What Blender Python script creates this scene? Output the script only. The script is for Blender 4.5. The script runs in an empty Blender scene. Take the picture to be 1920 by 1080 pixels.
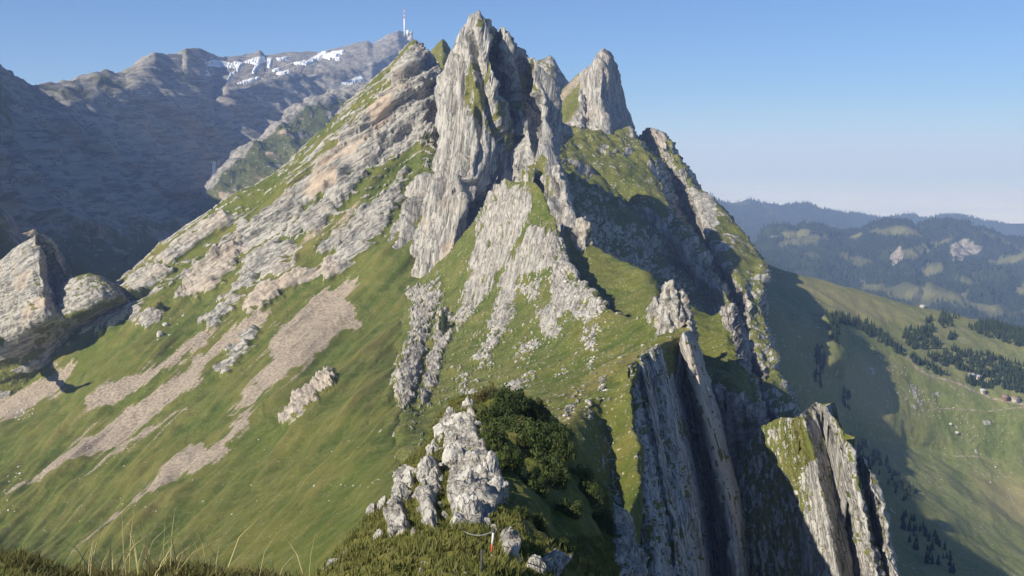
import bpy, math, random
import numpy as np
from mathutils import Vector, Matrix

# ------------------------------------------------------------------ camera, sky, sun
F, CX, CY, EYE = 2100.0, 960.0, 540.0, 310.0
PITCH = math.atan((CY - EYE) / F)
SUN_EL, SUN_AZ = 30.0, -135.5          # azimuth measured from the view direction, negative = left
scene = bpy.context.scene
cam_data = bpy.data.cameras.new("camera")
cam = bpy.data.objects.new("camera", cam_data)
scene.collection.objects.link(cam)
cam_data.sensor_width = 36.0
cam_data.lens = 36.0 * F / 1920.0
cam_data.clip_start = 0.2
cam_data.clip_end = 200000.0
cam.location = (0, 0, 0)
cam.rotation_euler = (math.pi / 2 - PITCH, 0, 0)
scene.camera = cam

world = bpy.data.worlds.new("World")
scene.world = world
world.use_nodes = True
wn = world.node_tree.nodes
wn.clear()
sky = wn.new("ShaderNodeTexSky")
sky.sky_type = 'NISHITA'
sky.sun_disc = False
sky.sun_elevation = math.radians(SUN_EL)
sky.sun_rotation = math.radians(SUN_AZ)
sky.altitude = 1900
sky.air_density = 0.8
sky.dust_density = 0.0
sky.ozone_density = 8.5
bg = wn.new("ShaderNodeBackground")
bg.inputs[1].default_value = 0.085
wo = wn.new("ShaderNodeOutputWorld")
world.node_tree.links.new(sky.outputs[0], bg.inputs[0])
world.node_tree.links.new(bg.outputs[0], wo.inputs[0])

to_sun = Vector((math.sin(math.radians(SUN_AZ)) * math.cos(math.radians(SUN_EL)),
                 math.cos(math.radians(SUN_AZ)) * math.cos(math.radians(SUN_EL)),
                 math.sin(math.radians(SUN_EL))))
sd = bpy.data.lights.new("sun", 'SUN')
sd.energy = 5.0
sd.angle = math.radians(0.5)
sd.color = (1.0, 0.95, 0.87)
sun = bpy.data.objects.new("sun", sd)
scene.collection.objects.link(sun)
sun.rotation_euler = to_sun.to_track_quat('Z', 'Y').to_euler()

vs = scene.view_settings
vs.view_transform = 'Standard'
vs.look = 'None'
vs.gamma = 1.0
vs.use_curve_mapping = False
vs.exposure = 0.45
scene.render.engine = 'CYCLES'
cy = scene.cycles
cy.use_denoising = True
cy.denoiser = 'OPENIMAGEDENOISE'
cy.max_bounces = 4
cy.diffuse_bounces = 2
cy.glossy_bounces = 1
cy.transmission_bounces = 2
cy.volume_bounces = 1
cy.transparent_max_bounces = 6
cy.sample_clamp_indirect = 4.0

HAZE_DENSITY = 8.2e-5
HAZE_COLOR = (0.40, 0.56, 1.0)

# ------------------------------------------------------------------ helpers
rng = np.random.default_rng(7)
random.seed(7)
C = scene.collection

cp, sp_ = math.cos(PITCH), math.sin(PITCH)

def P(px, py, Y):
    """world point seen at photo pixel (px,py), Y metres ahead"""
    a = (px - CX) / F
    b = (CY - py) / F
    dy = cp + b * sp_
    dz = -sp_ + b * cp
    s = Y / dy
    return np.array((a * s, Y, dz * s))

def R(pts):
    return np.array([P(*p) for p in pts])

def proj(V):
    x, y, z = V[..., 0], V[..., 1], V[..., 2]
    d = y * cp - z * sp_
    u = y * sp_ + z * cp
    d = np.where(np.abs(d) < 0.5, 0.5, d)
    return CX + F * x / d, CY - F * u / d

_perm = rng.permutation(256).astype(np.int32)
_perm = np.concatenate([_perm, _perm, _perm])
_g = rng.normal(size=(256, 3)).astype(np.float32)
_g /= np.linalg.norm(_g, axis=1)[:, None]
_g *= 1.5
_rnd = rng.random(1024).astype(np.float32)

def noise(q):
    """gradient noise about -1..1, q (...,3)"""
    q = np.asarray(q, dtype=np.float32)
    i = np.floor(q)
    f = q - i
    i = i.astype(np.int32) & 255
    w = f * f * f * (f * (f * 6 - 15) + 10)
    out = 0
    for dx in (0, 1):
        hx = _perm[i[..., 0] + dx]
        wx = w[..., 0] if dx else 1 - w[..., 0]
        for dy in (0, 1):
            hy = _perm[hx + i[..., 1] + dy]
            wy = wx * (w[..., 1] if dy else 1 - w[..., 1])
            for dz in (0, 1):
                g = _g[_perm[hy + i[..., 2] + dz]]
                d = g[..., 0] * (f[..., 0] - dx) + g[..., 1] * (f[..., 1] - dy) + g[..., 2] * (f[..., 2] - dz)
                out = out + wy * (w[..., 2] if dz else 1 - w[..., 2]) * d
    return out

def fbm(q, octv=4, gain=0.5, lac=2.03):
    s, a, t = 0, 1.0, 0
    q = np.asarray(q, dtype=np.float32)
    for k in range(octv):
        s = s + a * noise(q + 17.3 * k)
        t += a
        a *= gain
        q = q * lac
    return s / t * 1.5

def ridged(q, octv=4, gain=0.55, lac=2.1):
    s, a, t = 0, 1.0, 0
    q = np.asarray(q, dtype=np.float32)
    for k in range(octv):
        s = s + a * (1 - np.abs(noise(q + 31.7 * k)) * 1.6)
        t += a
        a *= gain
        q = q * lac
    return s / t

def sstep(a, b, x):
    t = np.clip((x - a) / (b - a), 0, 1)
    return t * t * (3 - 2 * t)

def beds(t, edge=0.22, seed=0):
    """random offset for each bed of rock, steep steps between beds"""
    i = np.floor(t)
    f = t - i
    i = i.astype(np.int64) + seed * 131
    r0 = _rnd[i & 1023]
    r1 = _rnd[(i + 1) & 1023]
    return r0 + (r1 - r0) * sstep(1 - edge, 1, f)

def basis(d):
    d = np.array(d, float)
    d /= np.linalg.norm(d)
    up = np.array((0, 0, 1.0)) if abs(d[2]) < 0.8 else np.array((1.0, 0, 0))
    e1 = np.cross(d, up)
    e1 /= np.linalg.norm(e1)
    e2 = np.cross(d, e1)
    return d, e1, e2

def along(V, d, Ld, Lp):
    d, e1, e2 = basis(d)
    return np.stack([V @ d / Ld, V @ e1 / Lp, V @ e2 / Lp], -1)

def crom(Pm, t):
    """Catmull-Rom through Pm (n,...) at index parameter t"""
    n = len(Pm)
    i = np.clip(np.floor(t).astype(int), 0, n - 2)
    f = (t - i).reshape((-1,) + (1,) * (Pm.ndim - 1))
    p1, p2 = Pm[i], Pm[i + 1]
    p0 = np.where((i > 0).reshape(f.shape), Pm[np.maximum(i - 1, 0)], 2 * p1 - p2)
    p3 = np.where((i < n - 2).reshape(f.shape), Pm[np.minimum(i + 2, n - 1)], 2 * p2 - p1)
    # limited tangents so that uneven rows do not overshoot
    m1 = (p2 - p0) * 0.5
    m2 = (p3 - p1) * 0.5
    lim = 1.2 * np.abs(p2 - p1) + 1e-6
    m1 = np.clip(m1, -lim * 1.5, lim * 1.5)
    m2 = np.clip(m2, -lim * 1.5, lim * 1.5)
    f2, f3 = f * f, f * f * f
    return (2 * f3 - 3 * f2 + 1) * p1 + (f3 - 2 * f2 + f) * m1 + (-2 * f3 + 3 * f2) * p2 + (f3 - f2) * m2

def lin(Pm, t):
    n = len(Pm)
    i = np.clip(np.floor(t).astype(int), 0, n - 2)
    f = (t - i).reshape((-1,) + (1,) * (Pm.ndim - 1))
    return Pm[i] * (1 - f) + Pm[i + 1] * f

def loft(rows, step=2.0, su=True, sv=True, nmax=900, cap=260.0):
    """surface through rows of world points (same count each); returns V (nv,nu,3)"""
    A = np.array(rows, float)
    px, py = proj(A)
    du = np.hypot(np.diff(px, axis=1), np.diff(py, axis=1)).mean(0)
    dv = np.hypot(np.diff(px, axis=0), np.diff(py, axis=0)).mean(1)
    du = np.clip(du, 4, cap)
    dv = np.clip(dv, 4, cap)
    cu = np.concatenate([[0], np.cumsum(du)])
    cv = np.concatenate([[0], np.cumsum(dv)])
    nu = int(np.clip(cu[-1] / step, 8, nmax))
    nv = int(np.clip(cv[-1] / step, 8, nmax))
    tu = np.interp(np.linspace(0, cu[-1], nu), cu, np.arange(len(cu)))
    tv = np.interp(np.linspace(0, cv[-1], nv), cv, np.arange(len(cv)))
    B = (crom if sv else lin)(A, tv)
    B = np.swapaxes(B, 0, 1)
    B = (crom if su else lin)(B, tu)
    return np.swapaxes(B, 0, 1)

def normals(V):
    gu = np.gradient(V, axis=1)
    gv = np.gradient(V, axis=0)
    N = np.cross(gu, gv)
    N /= np.linalg.norm(N, axis=-1)[..., None] + 1e-9
    # make them look at the camera side / up
    m = (N * (np.array((0, -0.35, 0.6)))).sum(-1)
    if m.mean() < 0:
        N = -N
    return N

def blur(a, n):
    for _ in range(n):
        p = np.pad(a, 1, mode='edge')
        a = (p[1:-1, 1:-1] * 4 + p[:-2, 1:-1] + p[2:, 1:-1] + p[1:-1, :-2] + p[1:-1, 2:]) / 8
    return a

def inpoly(px, py, poly, soft=6.0):
    """1 inside the outline, 0 outside, soft edge"""
    out = np.zeros(px.shape, np.float32)
    poly = np.array(poly, float)
    lo, hi = poly.min(0) - soft * 2, poly.max(0) + soft * 2
    sel = (px > lo[0]) & (px < hi[0]) & (py > lo[1]) & (py < hi[1])
    if not sel.any():
        return out
    x, y = px[sel], py[sel]
    inside = np.zeros(x.shape, bool)
    dist = np.full(x.shape, 1e9)
    n = len(poly)
    for k in range(n):
        ax, ay = poly[k]
        bx, by = poly[(k + 1) % n]
        c = ((ay > y) != (by > y)) & (x < (bx - ax) * (y - ay) / (by - ay + 1e-12) + ax)
        inside ^= c
        t = np.clip(((x - ax) * (bx - ax) + (y - ay) * (by - ay)) / ((bx - ax) ** 2 + (by - ay) ** 2 + 1e-9), 0, 1)
        dist = np.minimum(dist, np.hypot(x - ax - t * (bx - ax), y - ay - t * (by - ay)))
    sdf = np.where(inside, dist, -dist)
    out[sel] = sstep(-soft, soft, sdf)
    return out

def polys(px, py, lst, soft=6.0):
    m = np.zeros(px.shape, np.float32)
    for p in lst:
        m = np.maximum(m, inpoly(px, py, p, soft))
    return m

def line_mask(px, py, pts, w):
    m = np.zeros(px.shape, np.float32)
    for (ax, ay), (bx, by) in zip(pts[:-1], pts[1:]):
        t = np.clip(((px - ax) * (bx - ax) + (py - ay) * (by - ay)) / ((bx - ax) ** 2 + (by - ay) ** 2 + 1e-9), 0, 1)
        d = np.hypot(px - ax - t * (bx - ax), py - ay - t * (by - ay))
        m = np.maximum(m, 1 - sstep(w * 0.6, w * 1.3, d))
    return m

def set_mask(me, m4):
    at = me.color_attributes.new("mask", 'FLOAT_COLOR', 'POINT')
    at.data.foreach_set("color", np.ascontiguousarray(m4, np.float32).ravel())

def grid_mesh(name, V, mask=None, mat=None, smooth=True, keep=None):
    nv, nu = V.shape[:2]
    idx = np.arange(nv * nu, dtype=np.int32).reshape(nv, nu)
    q = np.stack([idx[:-1, :-1], idx[:-1, 1:], idx[1:, 1:], idx[1:, :-1]], -1).reshape(-1, 4)
    N = np.cross(V[1:, 1:] - V[:-1, :-1], V[1:, :-1] - V[:-1, 1:])
    if (N * np.array((0, -0.35, 0.6))).sum(-1).mean() < 0:
        q = q[:, ::-1]
    me = bpy.data.meshes.new(name)
    me.vertices.add(nv * nu)
    me.vertices.foreach_set("co", np.ascontiguousarray(V, np.float32).ravel())
    me.loops.add(q.size)
    me.loops.foreach_set("vertex_index", np.ascontiguousarray(q).ravel())
    me.polygons.add(len(q))
    me.polygons.foreach_set("loop_start", np.arange(0, q.size, 4, dtype=np.int32))
    me.polygons.foreach_set("loop_total", np.full(len(q), 4, np.int32))
    if smooth:
        me.polygons.foreach_set("use_smooth", np.ones(len(q), bool))
    me.update(calc_edges=True)
    if mask is not None:
        set_mask(me, mask)
    if mat:
        me.materials.append(mat)
    return me

def tri_mesh(name, verts, faces, mat=None, smooth=False, mask=None):
    me = bpy.data.meshes.new(name)
    verts = np.ascontiguousarray(verts, np.float32)
    faces = np.ascontiguousarray(faces, np.int32)
    k = faces.shape[1]
    me.vertices.add(len(verts))
    me.vertices.foreach_set("co", verts.ravel())
    me.loops.add(faces.size)
    me.loops.foreach_set("vertex_index", faces.ravel())
    me.polygons.add(len(faces))
    me.polygons.foreach_set("loop_start", np.arange(0, faces.size, k, dtype=np.int32))
    me.polygons.foreach_set("loop_total", np.full(len(faces), k, np.int32))
    if smooth:
        me.polygons.foreach_set("use_smooth", np.ones(len(faces), bool))
    me.update(calc_edges=True)
    if mask is not None:
        set_mask(me, mask)
    if mat:
        me.materials.append(mat)
    return me

def link(name, me, parent=None, label=None, cat=None, kind=None, group=None, loc=None):
    o = bpy.data.objects.new(name, me)
    C.objects.link(o)
    if loc is not None:
        o.location = loc
    if parent is not None:
        o.parent = parent
    if label:
        o["label"] = label
    if cat:
        o["category"] = cat
    if kind:
        o["kind"] = kind
    if group:
        o["group"] = group
    return o

def m4(rock, scree, dry, tint):
    return np.stack([np.broadcast_to(a, rock.shape) for a in (rock, scree, dry, tint)], -1).astype(np.float32)

# ------------------------------------------------------------------ materials
class NT:
    def __init__(self, name):
        self.m = bpy.data.materials.new(name)
        self.m.use_nodes = True
        self.n = self.m.node_tree.nodes
        self.l = self.m.node_tree.links
        self.n.clear()
        self.out = self.n.new("ShaderNodeOutputMaterial")
        self.b = self.n.new("ShaderNodeBsdfPrincipled")
        self.b.inputs["Roughness"].default_value = 0.9
        self.b.inputs["Specular IOR Level"].default_value = 0.15
        self.l.new(self.b.outputs[0], self.out.inputs[0])

    def put(self, sock, v):
        if isinstance(v, bpy.types.NodeSocket):
            self.l.new(v, sock)
        else:
            sock.default_value = v

    def coords(self, scale=(1, 1, 1), rot=(0, 0, 0)):
        g = self.n.new("ShaderNodeTexCoord")
        m = self.n.new("ShaderNodeMapping")
        m.vector_type = 'TEXTURE'
        m.inputs["Scale"].default_value = tuple(1.0 / k for k in scale)
        m.inputs["Rotation"].default_value = rot
        self.l.new(g.outputs["Object"], m.inputs[0])
        return m.outputs[0]

    def noise(self, co, scale, detail=4, rough=0.6, dist=0.0):
        t = self.n.new("ShaderNodeTexNoise")
        self.l.new(co, t.inputs["Vector"])
        t.inputs["Scale"].default_value = scale
        t.inputs["Detail"].default_value = detail
        t.inputs["Roughness"].default_value = rough
        t.inputs["Distortion"].default_value = dist
        return t.outputs[0]

    def ramp(self, f, lo, hi):
        t = self.n.new("ShaderNodeMapRange")
        t.interpolation_type = 'SMOOTHSTEP'
        self.l.new(f, t.inputs[0])
        t.inputs[1].default_value = lo
        t.inputs[2].default_value = hi
        return t.outputs[0]

    def math(self, op, a, b=0.0, c=None):
        t = self.n.new("ShaderNodeMath")
        t.operation = op
        self.put(t.inputs[0], a)
        self.put(t.inputs[1], b)
        if c is not None:
            self.put(t.inputs[2], c)
        return t.outputs[0]

    def mix(self, f, a, b, mode='MIX'):
        t = self.n.new("ShaderNodeMix")
        t.data_type = 'RGBA'
        t.blend_type = mode
        self.put(t.inputs[0], f)
        self.put(t.inputs[6], a if isinstance(a, bpy.types.NodeSocket) else (*a, 1))
        self.put(t.inputs[7], b if isinstance(b, bpy.types.NodeSocket) else (*b, 1))
        return t.outputs[2]

    def bump(self, h, strength, dist):
        t = self.n.new("ShaderNodeBump")
        t.inputs["Strength"].default_value = strength
        t.inputs["Distance"].default_value = dist
        self.l.new(h, t.inputs["Height"])
        self.l.new(t.outputs[0], self.b.inputs["Normal"])

def terrain_mat(name, unit, rock_a=(0.46, 0.43, 0.375), rock_b=(0.19, 0.178, 0.155), tint=(0.48, 0.35, 0.23),
                grass_a=(0.072, 0.100, 0.014), grass_b=(0.122, 0.138, 0.024), dry=(0.205, 0.172, 0.048),
                scree=(0.40, 0.325, 0.24), run=(0, 0, -1), fl=0.06, bump=0.6, edge=0.55, speckle=0.8):
    """unit = size in metres of the finest detail that shows at this distance"""
    t = NT(name)
    at = t.n.new("ShaderNodeAttribute")
    at.attribute_name = "mask"
    sep = t.n.new("ShaderNodeSeparateColor")
    t.l.new(at.outputs["Color"], sep.inputs[0])
    rk, sc, dr = sep.outputs[0], sep.outputs[1], sep.outputs[2]
    tn = at.outputs["Alpha"]
    co = t.coords()
    cs = t.coords((1, 1, fl), tuple(Vector(run).to_track_quat('Z', 'Y').to_euler()))
    fine = t.noise(co, 0.35 / unit, 5, 0.65)
    mid = t.noise(co, 0.06 / unit, 5, 0.6)
    big = t.noise(co, 0.012 / unit, 4, 0.55)
    streak = t.noise(cs, 0.30 / unit, 5, 0.65)
    streak2 = t.noise(cs, 0.08 / unit, 4, 0.6)
    # rock
    rc = t.mix(t.ramp(streak, 0.36, 0.60), rock_b, rock_a)
    rc = t.mix(t.math('MULTIPLY', t.ramp(streak2, 0.52, 0.75), 0.55), rc, (0.27, 0.255, 0.225))
    rc = t.mix(t.math('MULTIPLY', t.ramp(mid, 0.55, 0.75), 0.30), rc, (0.50, 0.44, 0.36))
    crack = t.noise(cs, 0.16 / unit, 3, 0.55, 0.3)
    crack = t.ramp(t.math('ABSOLUTE', t.math('SUBTRACT', crack, 0.5)), 0.022, 0.0)
    rc = t.mix(t.math('MULTIPLY', crack, 0.85), rc, (0.09, 0.088, 0.08))
    rc = t.mix(t.math('MULTIPLY', tn, 0.85), rc, t.mix(fine, tint, (tint[0] * 1.1, tint[1] * 1.25, tint[2] * 1.5)))
    # grass
    gc = t.mix(t.ramp(mid, 0.35, 0.65), grass_a, grass_b)
    gc = t.mix(t.math('MULTIPLY', t.ramp(fine, 0.44, 0.70), 0.65), gc, (grass_a[0] * 0.55, grass_a[1] * 0.6, grass_a[2] * 0.55))
    gc = t.mix(t.math('MULTIPLY', t.ramp(big, 0.45, 0.7), 0.35), gc, (grass_b[0] * 1.25, grass_b[1] * 1.05, grass_b[2]))
    gc = t.mix(dr, gc, dry)
    speck = t.noise(co, 0.55 / unit, 2, 0.5)
    gc = t.mix(t.math('MULTIPLY', t.ramp(t.math('ADD', speck, t.math('MULTIPLY', mid, 0.25)), 0.76, 0.82), speckle), gc, rock_a)
    # scree
    sc_c = t.mix(t.ramp(fine, 0.38, 0.60), (scree[0] * 0.55, scree[1] * 0.56, scree[2] * 0.58), scree)
    def broken(v, amt):
        return t.ramp(t.math('ADD', v, t.math('MULTIPLY', t.math('SUBTRACT', fine, 0.5), amt)), 0.38, 0.62)
    col = t.mix(t.ramp(t.math('ADD', sc, t.math('MULTIPLY', t.math('SUBTRACT', fine, 0.5), 1.1)), 0.22, 0.80), gc, sc_c)
    col = t.mix(broken(rk, edge), col, rc)
    t.put(t.b.inputs["Base Color"], col)
    h = t.math('ADD', t.math('MULTIPLY', fine, t.math('SUBTRACT', 1.0, t.math('MULTIPLY', rk, 0.65))), t.math('MULTIPLY', t.math('SUBTRACT', streak, t.math('MULTIPLY', crack, 0.3)), t.math('MULTIPLY', rk, 2.2)))
    t.bump(h, bump, unit * 1.4)
    return t.m

MAT_NEAR = terrain_mat("knoll_ground", 0.12, speckle=0.2, fl=0.5, bump=0.8)
MAT_RIDGE = terrain_mat("ridge_ground", 0.5, run=(-0.15, -0.83, -0.55), fl=0.10, bump=0.7)
MAT_SLOPE = terrain_mat("slope_ground", 0.7, run=(-0.8, -0.3, -0.55), fl=0.14, bump=0.6, speckle=0.3)
MAT_TOWER = terrain_mat("tower_rock", 0.8, run=(-0.10, -0.62, -1.0), fl=0.06, bump=0.7)
MAT_NEEDLE = terrain_mat("needle_rock", 0.9, run=(0.03, -0.45, -1.0), fl=0.06, bump=0.7)
MAT_BEDDED = terrain_mat("bedded_rock", 0.8, run=(0.85, 0.1, 0.42), fl=0.12, bump=0.7)
MAT_SLAB = terrain_mat("slab_rock", 0.3, rock_a=(0.49, 0.465, 0.42), run=(0.14, -0.45, -0.9), fl=0.05, bump=0.7, tint=(0.52, 0.40, 0.27))
MAT_BACK = terrain_mat("back_cliff", 1.2, run=(0.1, -0.35, -1.0), fl=0.12, bump=0.6)
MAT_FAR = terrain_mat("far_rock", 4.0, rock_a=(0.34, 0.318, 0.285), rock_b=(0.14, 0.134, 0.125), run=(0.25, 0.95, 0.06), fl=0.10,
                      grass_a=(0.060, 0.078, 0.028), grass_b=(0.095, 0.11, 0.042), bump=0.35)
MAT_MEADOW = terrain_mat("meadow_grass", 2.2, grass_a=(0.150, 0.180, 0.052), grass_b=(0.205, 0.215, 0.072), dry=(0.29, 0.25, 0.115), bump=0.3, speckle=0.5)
MAT_HILL = terrain_mat("hill_ground", 7.0, grass_a=(0.022, 0.036, 0.016), grass_b=(0.036, 0.052, 0.022), dry=(0.155, 0.150, 0.058), speckle=0.0,
                       rock_a=(0.38, 0.34, 0.29), rock_b=(0.2, 0.18, 0.15), bump=0.7)

def flat_mat(name, a, b, scale, rough=0.85, bump=0.0):
    t = NT(name)
    co = t.coords()
    n = t.noise(co, scale, 4, 0.6)
    t.put(t.b.inputs["Base Color"], t.mix(t.ramp(n, 0.3, 0.7), a, b))
    t.b.inputs["Roughness"].default_value = rough
    if bump:
        t.bump(n, bump, 0.5 / scale)
    return t.m

MAT_SNOW = flat_mat("old_snow", (0.72, 0.74, 0.78), (0.85, 0.86, 0.88), 0.02)
MAT_FOG = flat_mat("fog_top", (0.74, 0.77, 0.84), (0.90, 0.90, 0.92), 0.0003, 1.0)
MAT_CONIFER = flat_mat("conifer_needles", (0.014, 0.026, 0.012), (0.032, 0.050, 0.020), 0.25)
MAT_BARK = flat_mat("bark", (0.06, 0.045, 0.035), (0.11, 0.09, 0.07), 3.0)

# ------------------------------------------------------------------ terrain: far massif
def far_massif():
    crest = [(-160, 150, 1500), (-60, 112, 1800), (0, 120, 2050), (22, 135, 2150), (40, 153, 2250), (70, 160, 2400), (115, 157, 2600), (150, 146, 2800), (182, 136, 2950),
             (202, 131, 3080), (217, 137, 3150), (235, 139, 3250), (258, 122, 3400), (290, 97, 3600), (312, 102, 3750), (342, 103, 3900),
             (349, 91, 3950), (372, 91, 4080), (398, 104, 4250), (425, 108, 4450), (470, 102, 4700), (487, 95, 4800), (497, 104, 4850), (545, 96, 5100),
             (595, 99, 5350), (640, 89, 5550), (688, 78, 5800), (698, 84, 5850), (716, 76, 5950), (733, 64, 6050), (746, 57, 6100),
             (760, 64, 6200), (775, 75, 6300), (810, 110, 6500), (880, 150, 6700), (1000, 190, 6900)]
    brk = [(-160, 260), (-60, 262), (0, 248), (22, 238), (40, 232), (70, 222), (115, 208), (150, 200), (182, 188), (202, 183), (217, 180), (235, 176), (258, 172), (290, 168),
           (312, 166), (342, 166), (349, 168), (372, 178), (398, 205), (425, 178), (470, 160), (487, 158), (497, 155), (545, 146), (595, 139),
           (640, 132), (688, 124), (698, 120), (716, 114), (733, 106), (746, 102), (760, 105), (775, 115), (810, 150), (880, 190), (1000, 220)]
    fac1 = np.interp([c[0] for c in crest], [0, 340, 420, 700, 760], [0.87, 0.88, 0.84, 0.86, 0.93])
    fac2 = np.interp([c[0] for c in crest], [0, 340, 420, 700, 760], [0.77, 0.79, 0.80, 0.82, 0.88])
    r0 = R(crest)
    r1 = np.array([P(b[0], b[1], c[2] * f) for b, c, f in zip(brk, crest, fac1)])
    mid = [np.interp(c[0], [0, 340, 420, 500, 560, 640, 700, 780, 1000], [330, 270, 262, 232, 200, 176, 160, 165, 260]) for c in crest]
    r2 = np.array([P(c[0], m, c[2] * f) for c, m, f in zip(crest, mid, fac2)])
    low = [np.interp(c[0], [0, 200, 400, 560, 700, 1000], [470, 450, 400, 340, 300, 330]) for c in crest]
    r3 = np.array([P(c[0], m, c[2] * f * 0.80) for c, m, f in zip(crest, low, fac2)])
    r4 = np.array([P(c[0], m + 130, c[2] * f * 0.64) for c, m, f in zip(crest, low, fac2)])
    rb1 = r0 + np.array((-250, 60, -130))
    rb2 = r0 + np.array((-900, 200, -700))
    V = loft([rb2, rb1, r0, r1, r2, r3, r4], step=1.9, su=False, sv=False, cap=140)
    N = normals(blur3(V, 3))
    px, py = proj(V)
    bd = np.array((0.10, 0.25, 1.0)); bd /= np.linalg.norm(bd)
    t = V @ bd / 46 + 0.9 * fbm(V / 500, 3)
    wall = sstep(0, 60, py - np.interp(px, [b[0] for b in brk], [b[1] for b in brk]) + 20)
    d = 50 * (beds(t, 0.25) - 0.5) * (0.3 + 0.7 * wall)
    d = d + (0.35 + 0.65 * wall) * 70 * (ridged(along(V, (0.62, -0.2, -0.75), 700, 260), 3, gain=0.4) - 0.5)
    d = d + 7 * fbm(V / 60, 4) + 16 * (1 - wall) * (ridged(V / 130, 3) - 0.5)
    fade = 1 - 0.85 * sstep(0, 22, r0dist(px, py, crest))
    V2 = V + N * (d * (1 - 0.6 * fade))[..., None]
    N2 = normals(V2)
    n1 = fbm(V / 140, 4)
    rock = np.clip(0.55 + 0.45 * wall + 0.25 * n1, 0, 1) * (1 - 0.75 * sstep(340, 480, py + 60 * n1))
    rock = np.maximum(rock, polys(px, py, [[(385, 60), (440, 100), (560, 90), (760, 40), (800, 100), (740, 160), (560, 230), (420, 260), (385, 200)]], 10))
    scree = sstep(-0.1, 0.3, n1) * sstep(330, 420, py + 40 * n1) * 0.9
    grass_dry = 0.35 + 0.3 * n1
    return grid_mesh("mountain_range", V2, m4(rock, scree, grass_dry, 0.15 * sstep(0.1, 0.6, n1)), MAT_FAR), V2

def r0dist(px, py, crest):
    cx = [c[0] for c in crest]
    cyy = [c[1] for c in crest]
    return np.abs(py - np.interp(px, cx, cyy))

def blur3(V, n):
    return np.stack([blur(V[..., k], n) for k in range(3)], -1)

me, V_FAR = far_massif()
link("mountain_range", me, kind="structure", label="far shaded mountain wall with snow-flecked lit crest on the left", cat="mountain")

def spur():
    r0 = R([(860, 130, 3900), (760, 140, 3700), (720, 150, 3600), (690, 158, 3500), (640, 171, 3350), (600, 189, 3200), (562, 203, 3100), (500, 250, 2900), (450, 288, 2750), (428, 310, 2650), (400, 352, 2550), (370, 400, 2450), (330, 470, 2350)])
    r1 = R([(880, 190, 3700), (790, 200, 3550), (750, 200, 3430), (715, 205, 3330), (660, 220, 3180), (615, 238, 3030), (575, 255, 2930), (520, 300, 2730), (470, 330, 2600), (450, 360, 2520), (425, 400, 2420), (390, 440, 2330), (350, 500, 2250)])
    r2 = R([(900, 300, 3300), (830, 290, 3200), (800, 280, 3100), (770, 290, 3000), (720, 300, 2850), (680, 320, 2750), (640, 340, 2650), (590, 370, 2500), (540, 400, 2380), (520, 430, 2300), (490, 460, 2200), (450, 500, 2120), (400, 560, 2050)])
    b1 = r0 + np.array((-60, 120, -60))
    b2 = r0 + np.array((-200, 350, -420))
    V = loft([b2, b1, r0, r1, r2], step=2.2, cap=120)
    N = normals(V)
    px, py = proj(V)
    d = 30 * (ridged(V / 190, 5) - 0.5) + 16 * fbm(V / 60, 4)
    V2 = V + N * d[..., None]
    N2 = normals(V2)
    n1 = fbm(V / 90, 4)
    rock = sstep(0.72, 0.5, N2[..., 2] + 0.15 * n1)
    rock = np.maximum(rock, sstep(20, 0, py - np.interp(px, [400, 430, 500, 562, 600, 690], [352, 310, 250, 203, 189, 158]) - 6 * n1) * 0.8)
    return grid_mesh("mountain_spur", V2, m4(rock, sstep(0.3, 0.5, n1), 0.1 + 0.2 * n1, 0 * n1), MAT_FAR)

link("mountain_spur", spur(), kind="structure", label="hazy green mountain spur with forest below the snowy far crest", cat="mountain")

# ------------------------------------------------------------------ terrain: sunny left slope with bedded cliffs
SCREE = [
    [(600, 545), (640, 520), (668, 513), (672, 540), (655, 560), (668, 595), (640, 620), (567, 683), (504, 734), (441, 778), (428, 781), (454, 753), (500, 700), (517, 677), (504, 652), (523, 608)],
    [(403, 608), (378, 652), (315, 696), (265, 721), (208, 753), (170, 772), (167, 753), (208, 721), (284, 684), (340, 646)],
    [(504, 583), (466, 640), (391, 684), (378, 728), (302, 778), (239, 829), (158, 860), (76, 898), (0, 930), (63, 892), (132, 835), (189, 797), (252, 753), (315, 715), (378, 665), (441, 614)],
    [(353, 772), (302, 803), (252, 841), (145, 901), (189, 866), (277, 810)],
    [(485, 759), (466, 803), (403, 866), (328, 911), (252, 955), (189, 993), (120, 1040), (208, 974), (296, 905), (353, 841), (378, 835), (403, 854), (441, 791)],
    [(135, 671), (113, 728), (38, 784), (-20, 810), (-20, 753), (63, 715)],
    [(600, 640), (560, 690), (545, 700), (580, 655)],
    [(640, 400), (600, 440), (560, 470), (575, 450)],
    [(680, 380), (620, 450), (600, 470), (650, 400)],
]
CLIFF_BEDDED = [(775, 85), (740, 145), (690, 205), (640, 260), (600, 300), (560, 345), (520, 370), (470, 420), (430, 440), (400, 475), (420, 492), (450, 478), (490, 458),
                (530, 430), (570, 388), (590, 372), (640, 335), (700, 310), (760, 285), (790, 255), (850, 230), (850, 100), (800, 80)]
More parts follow.
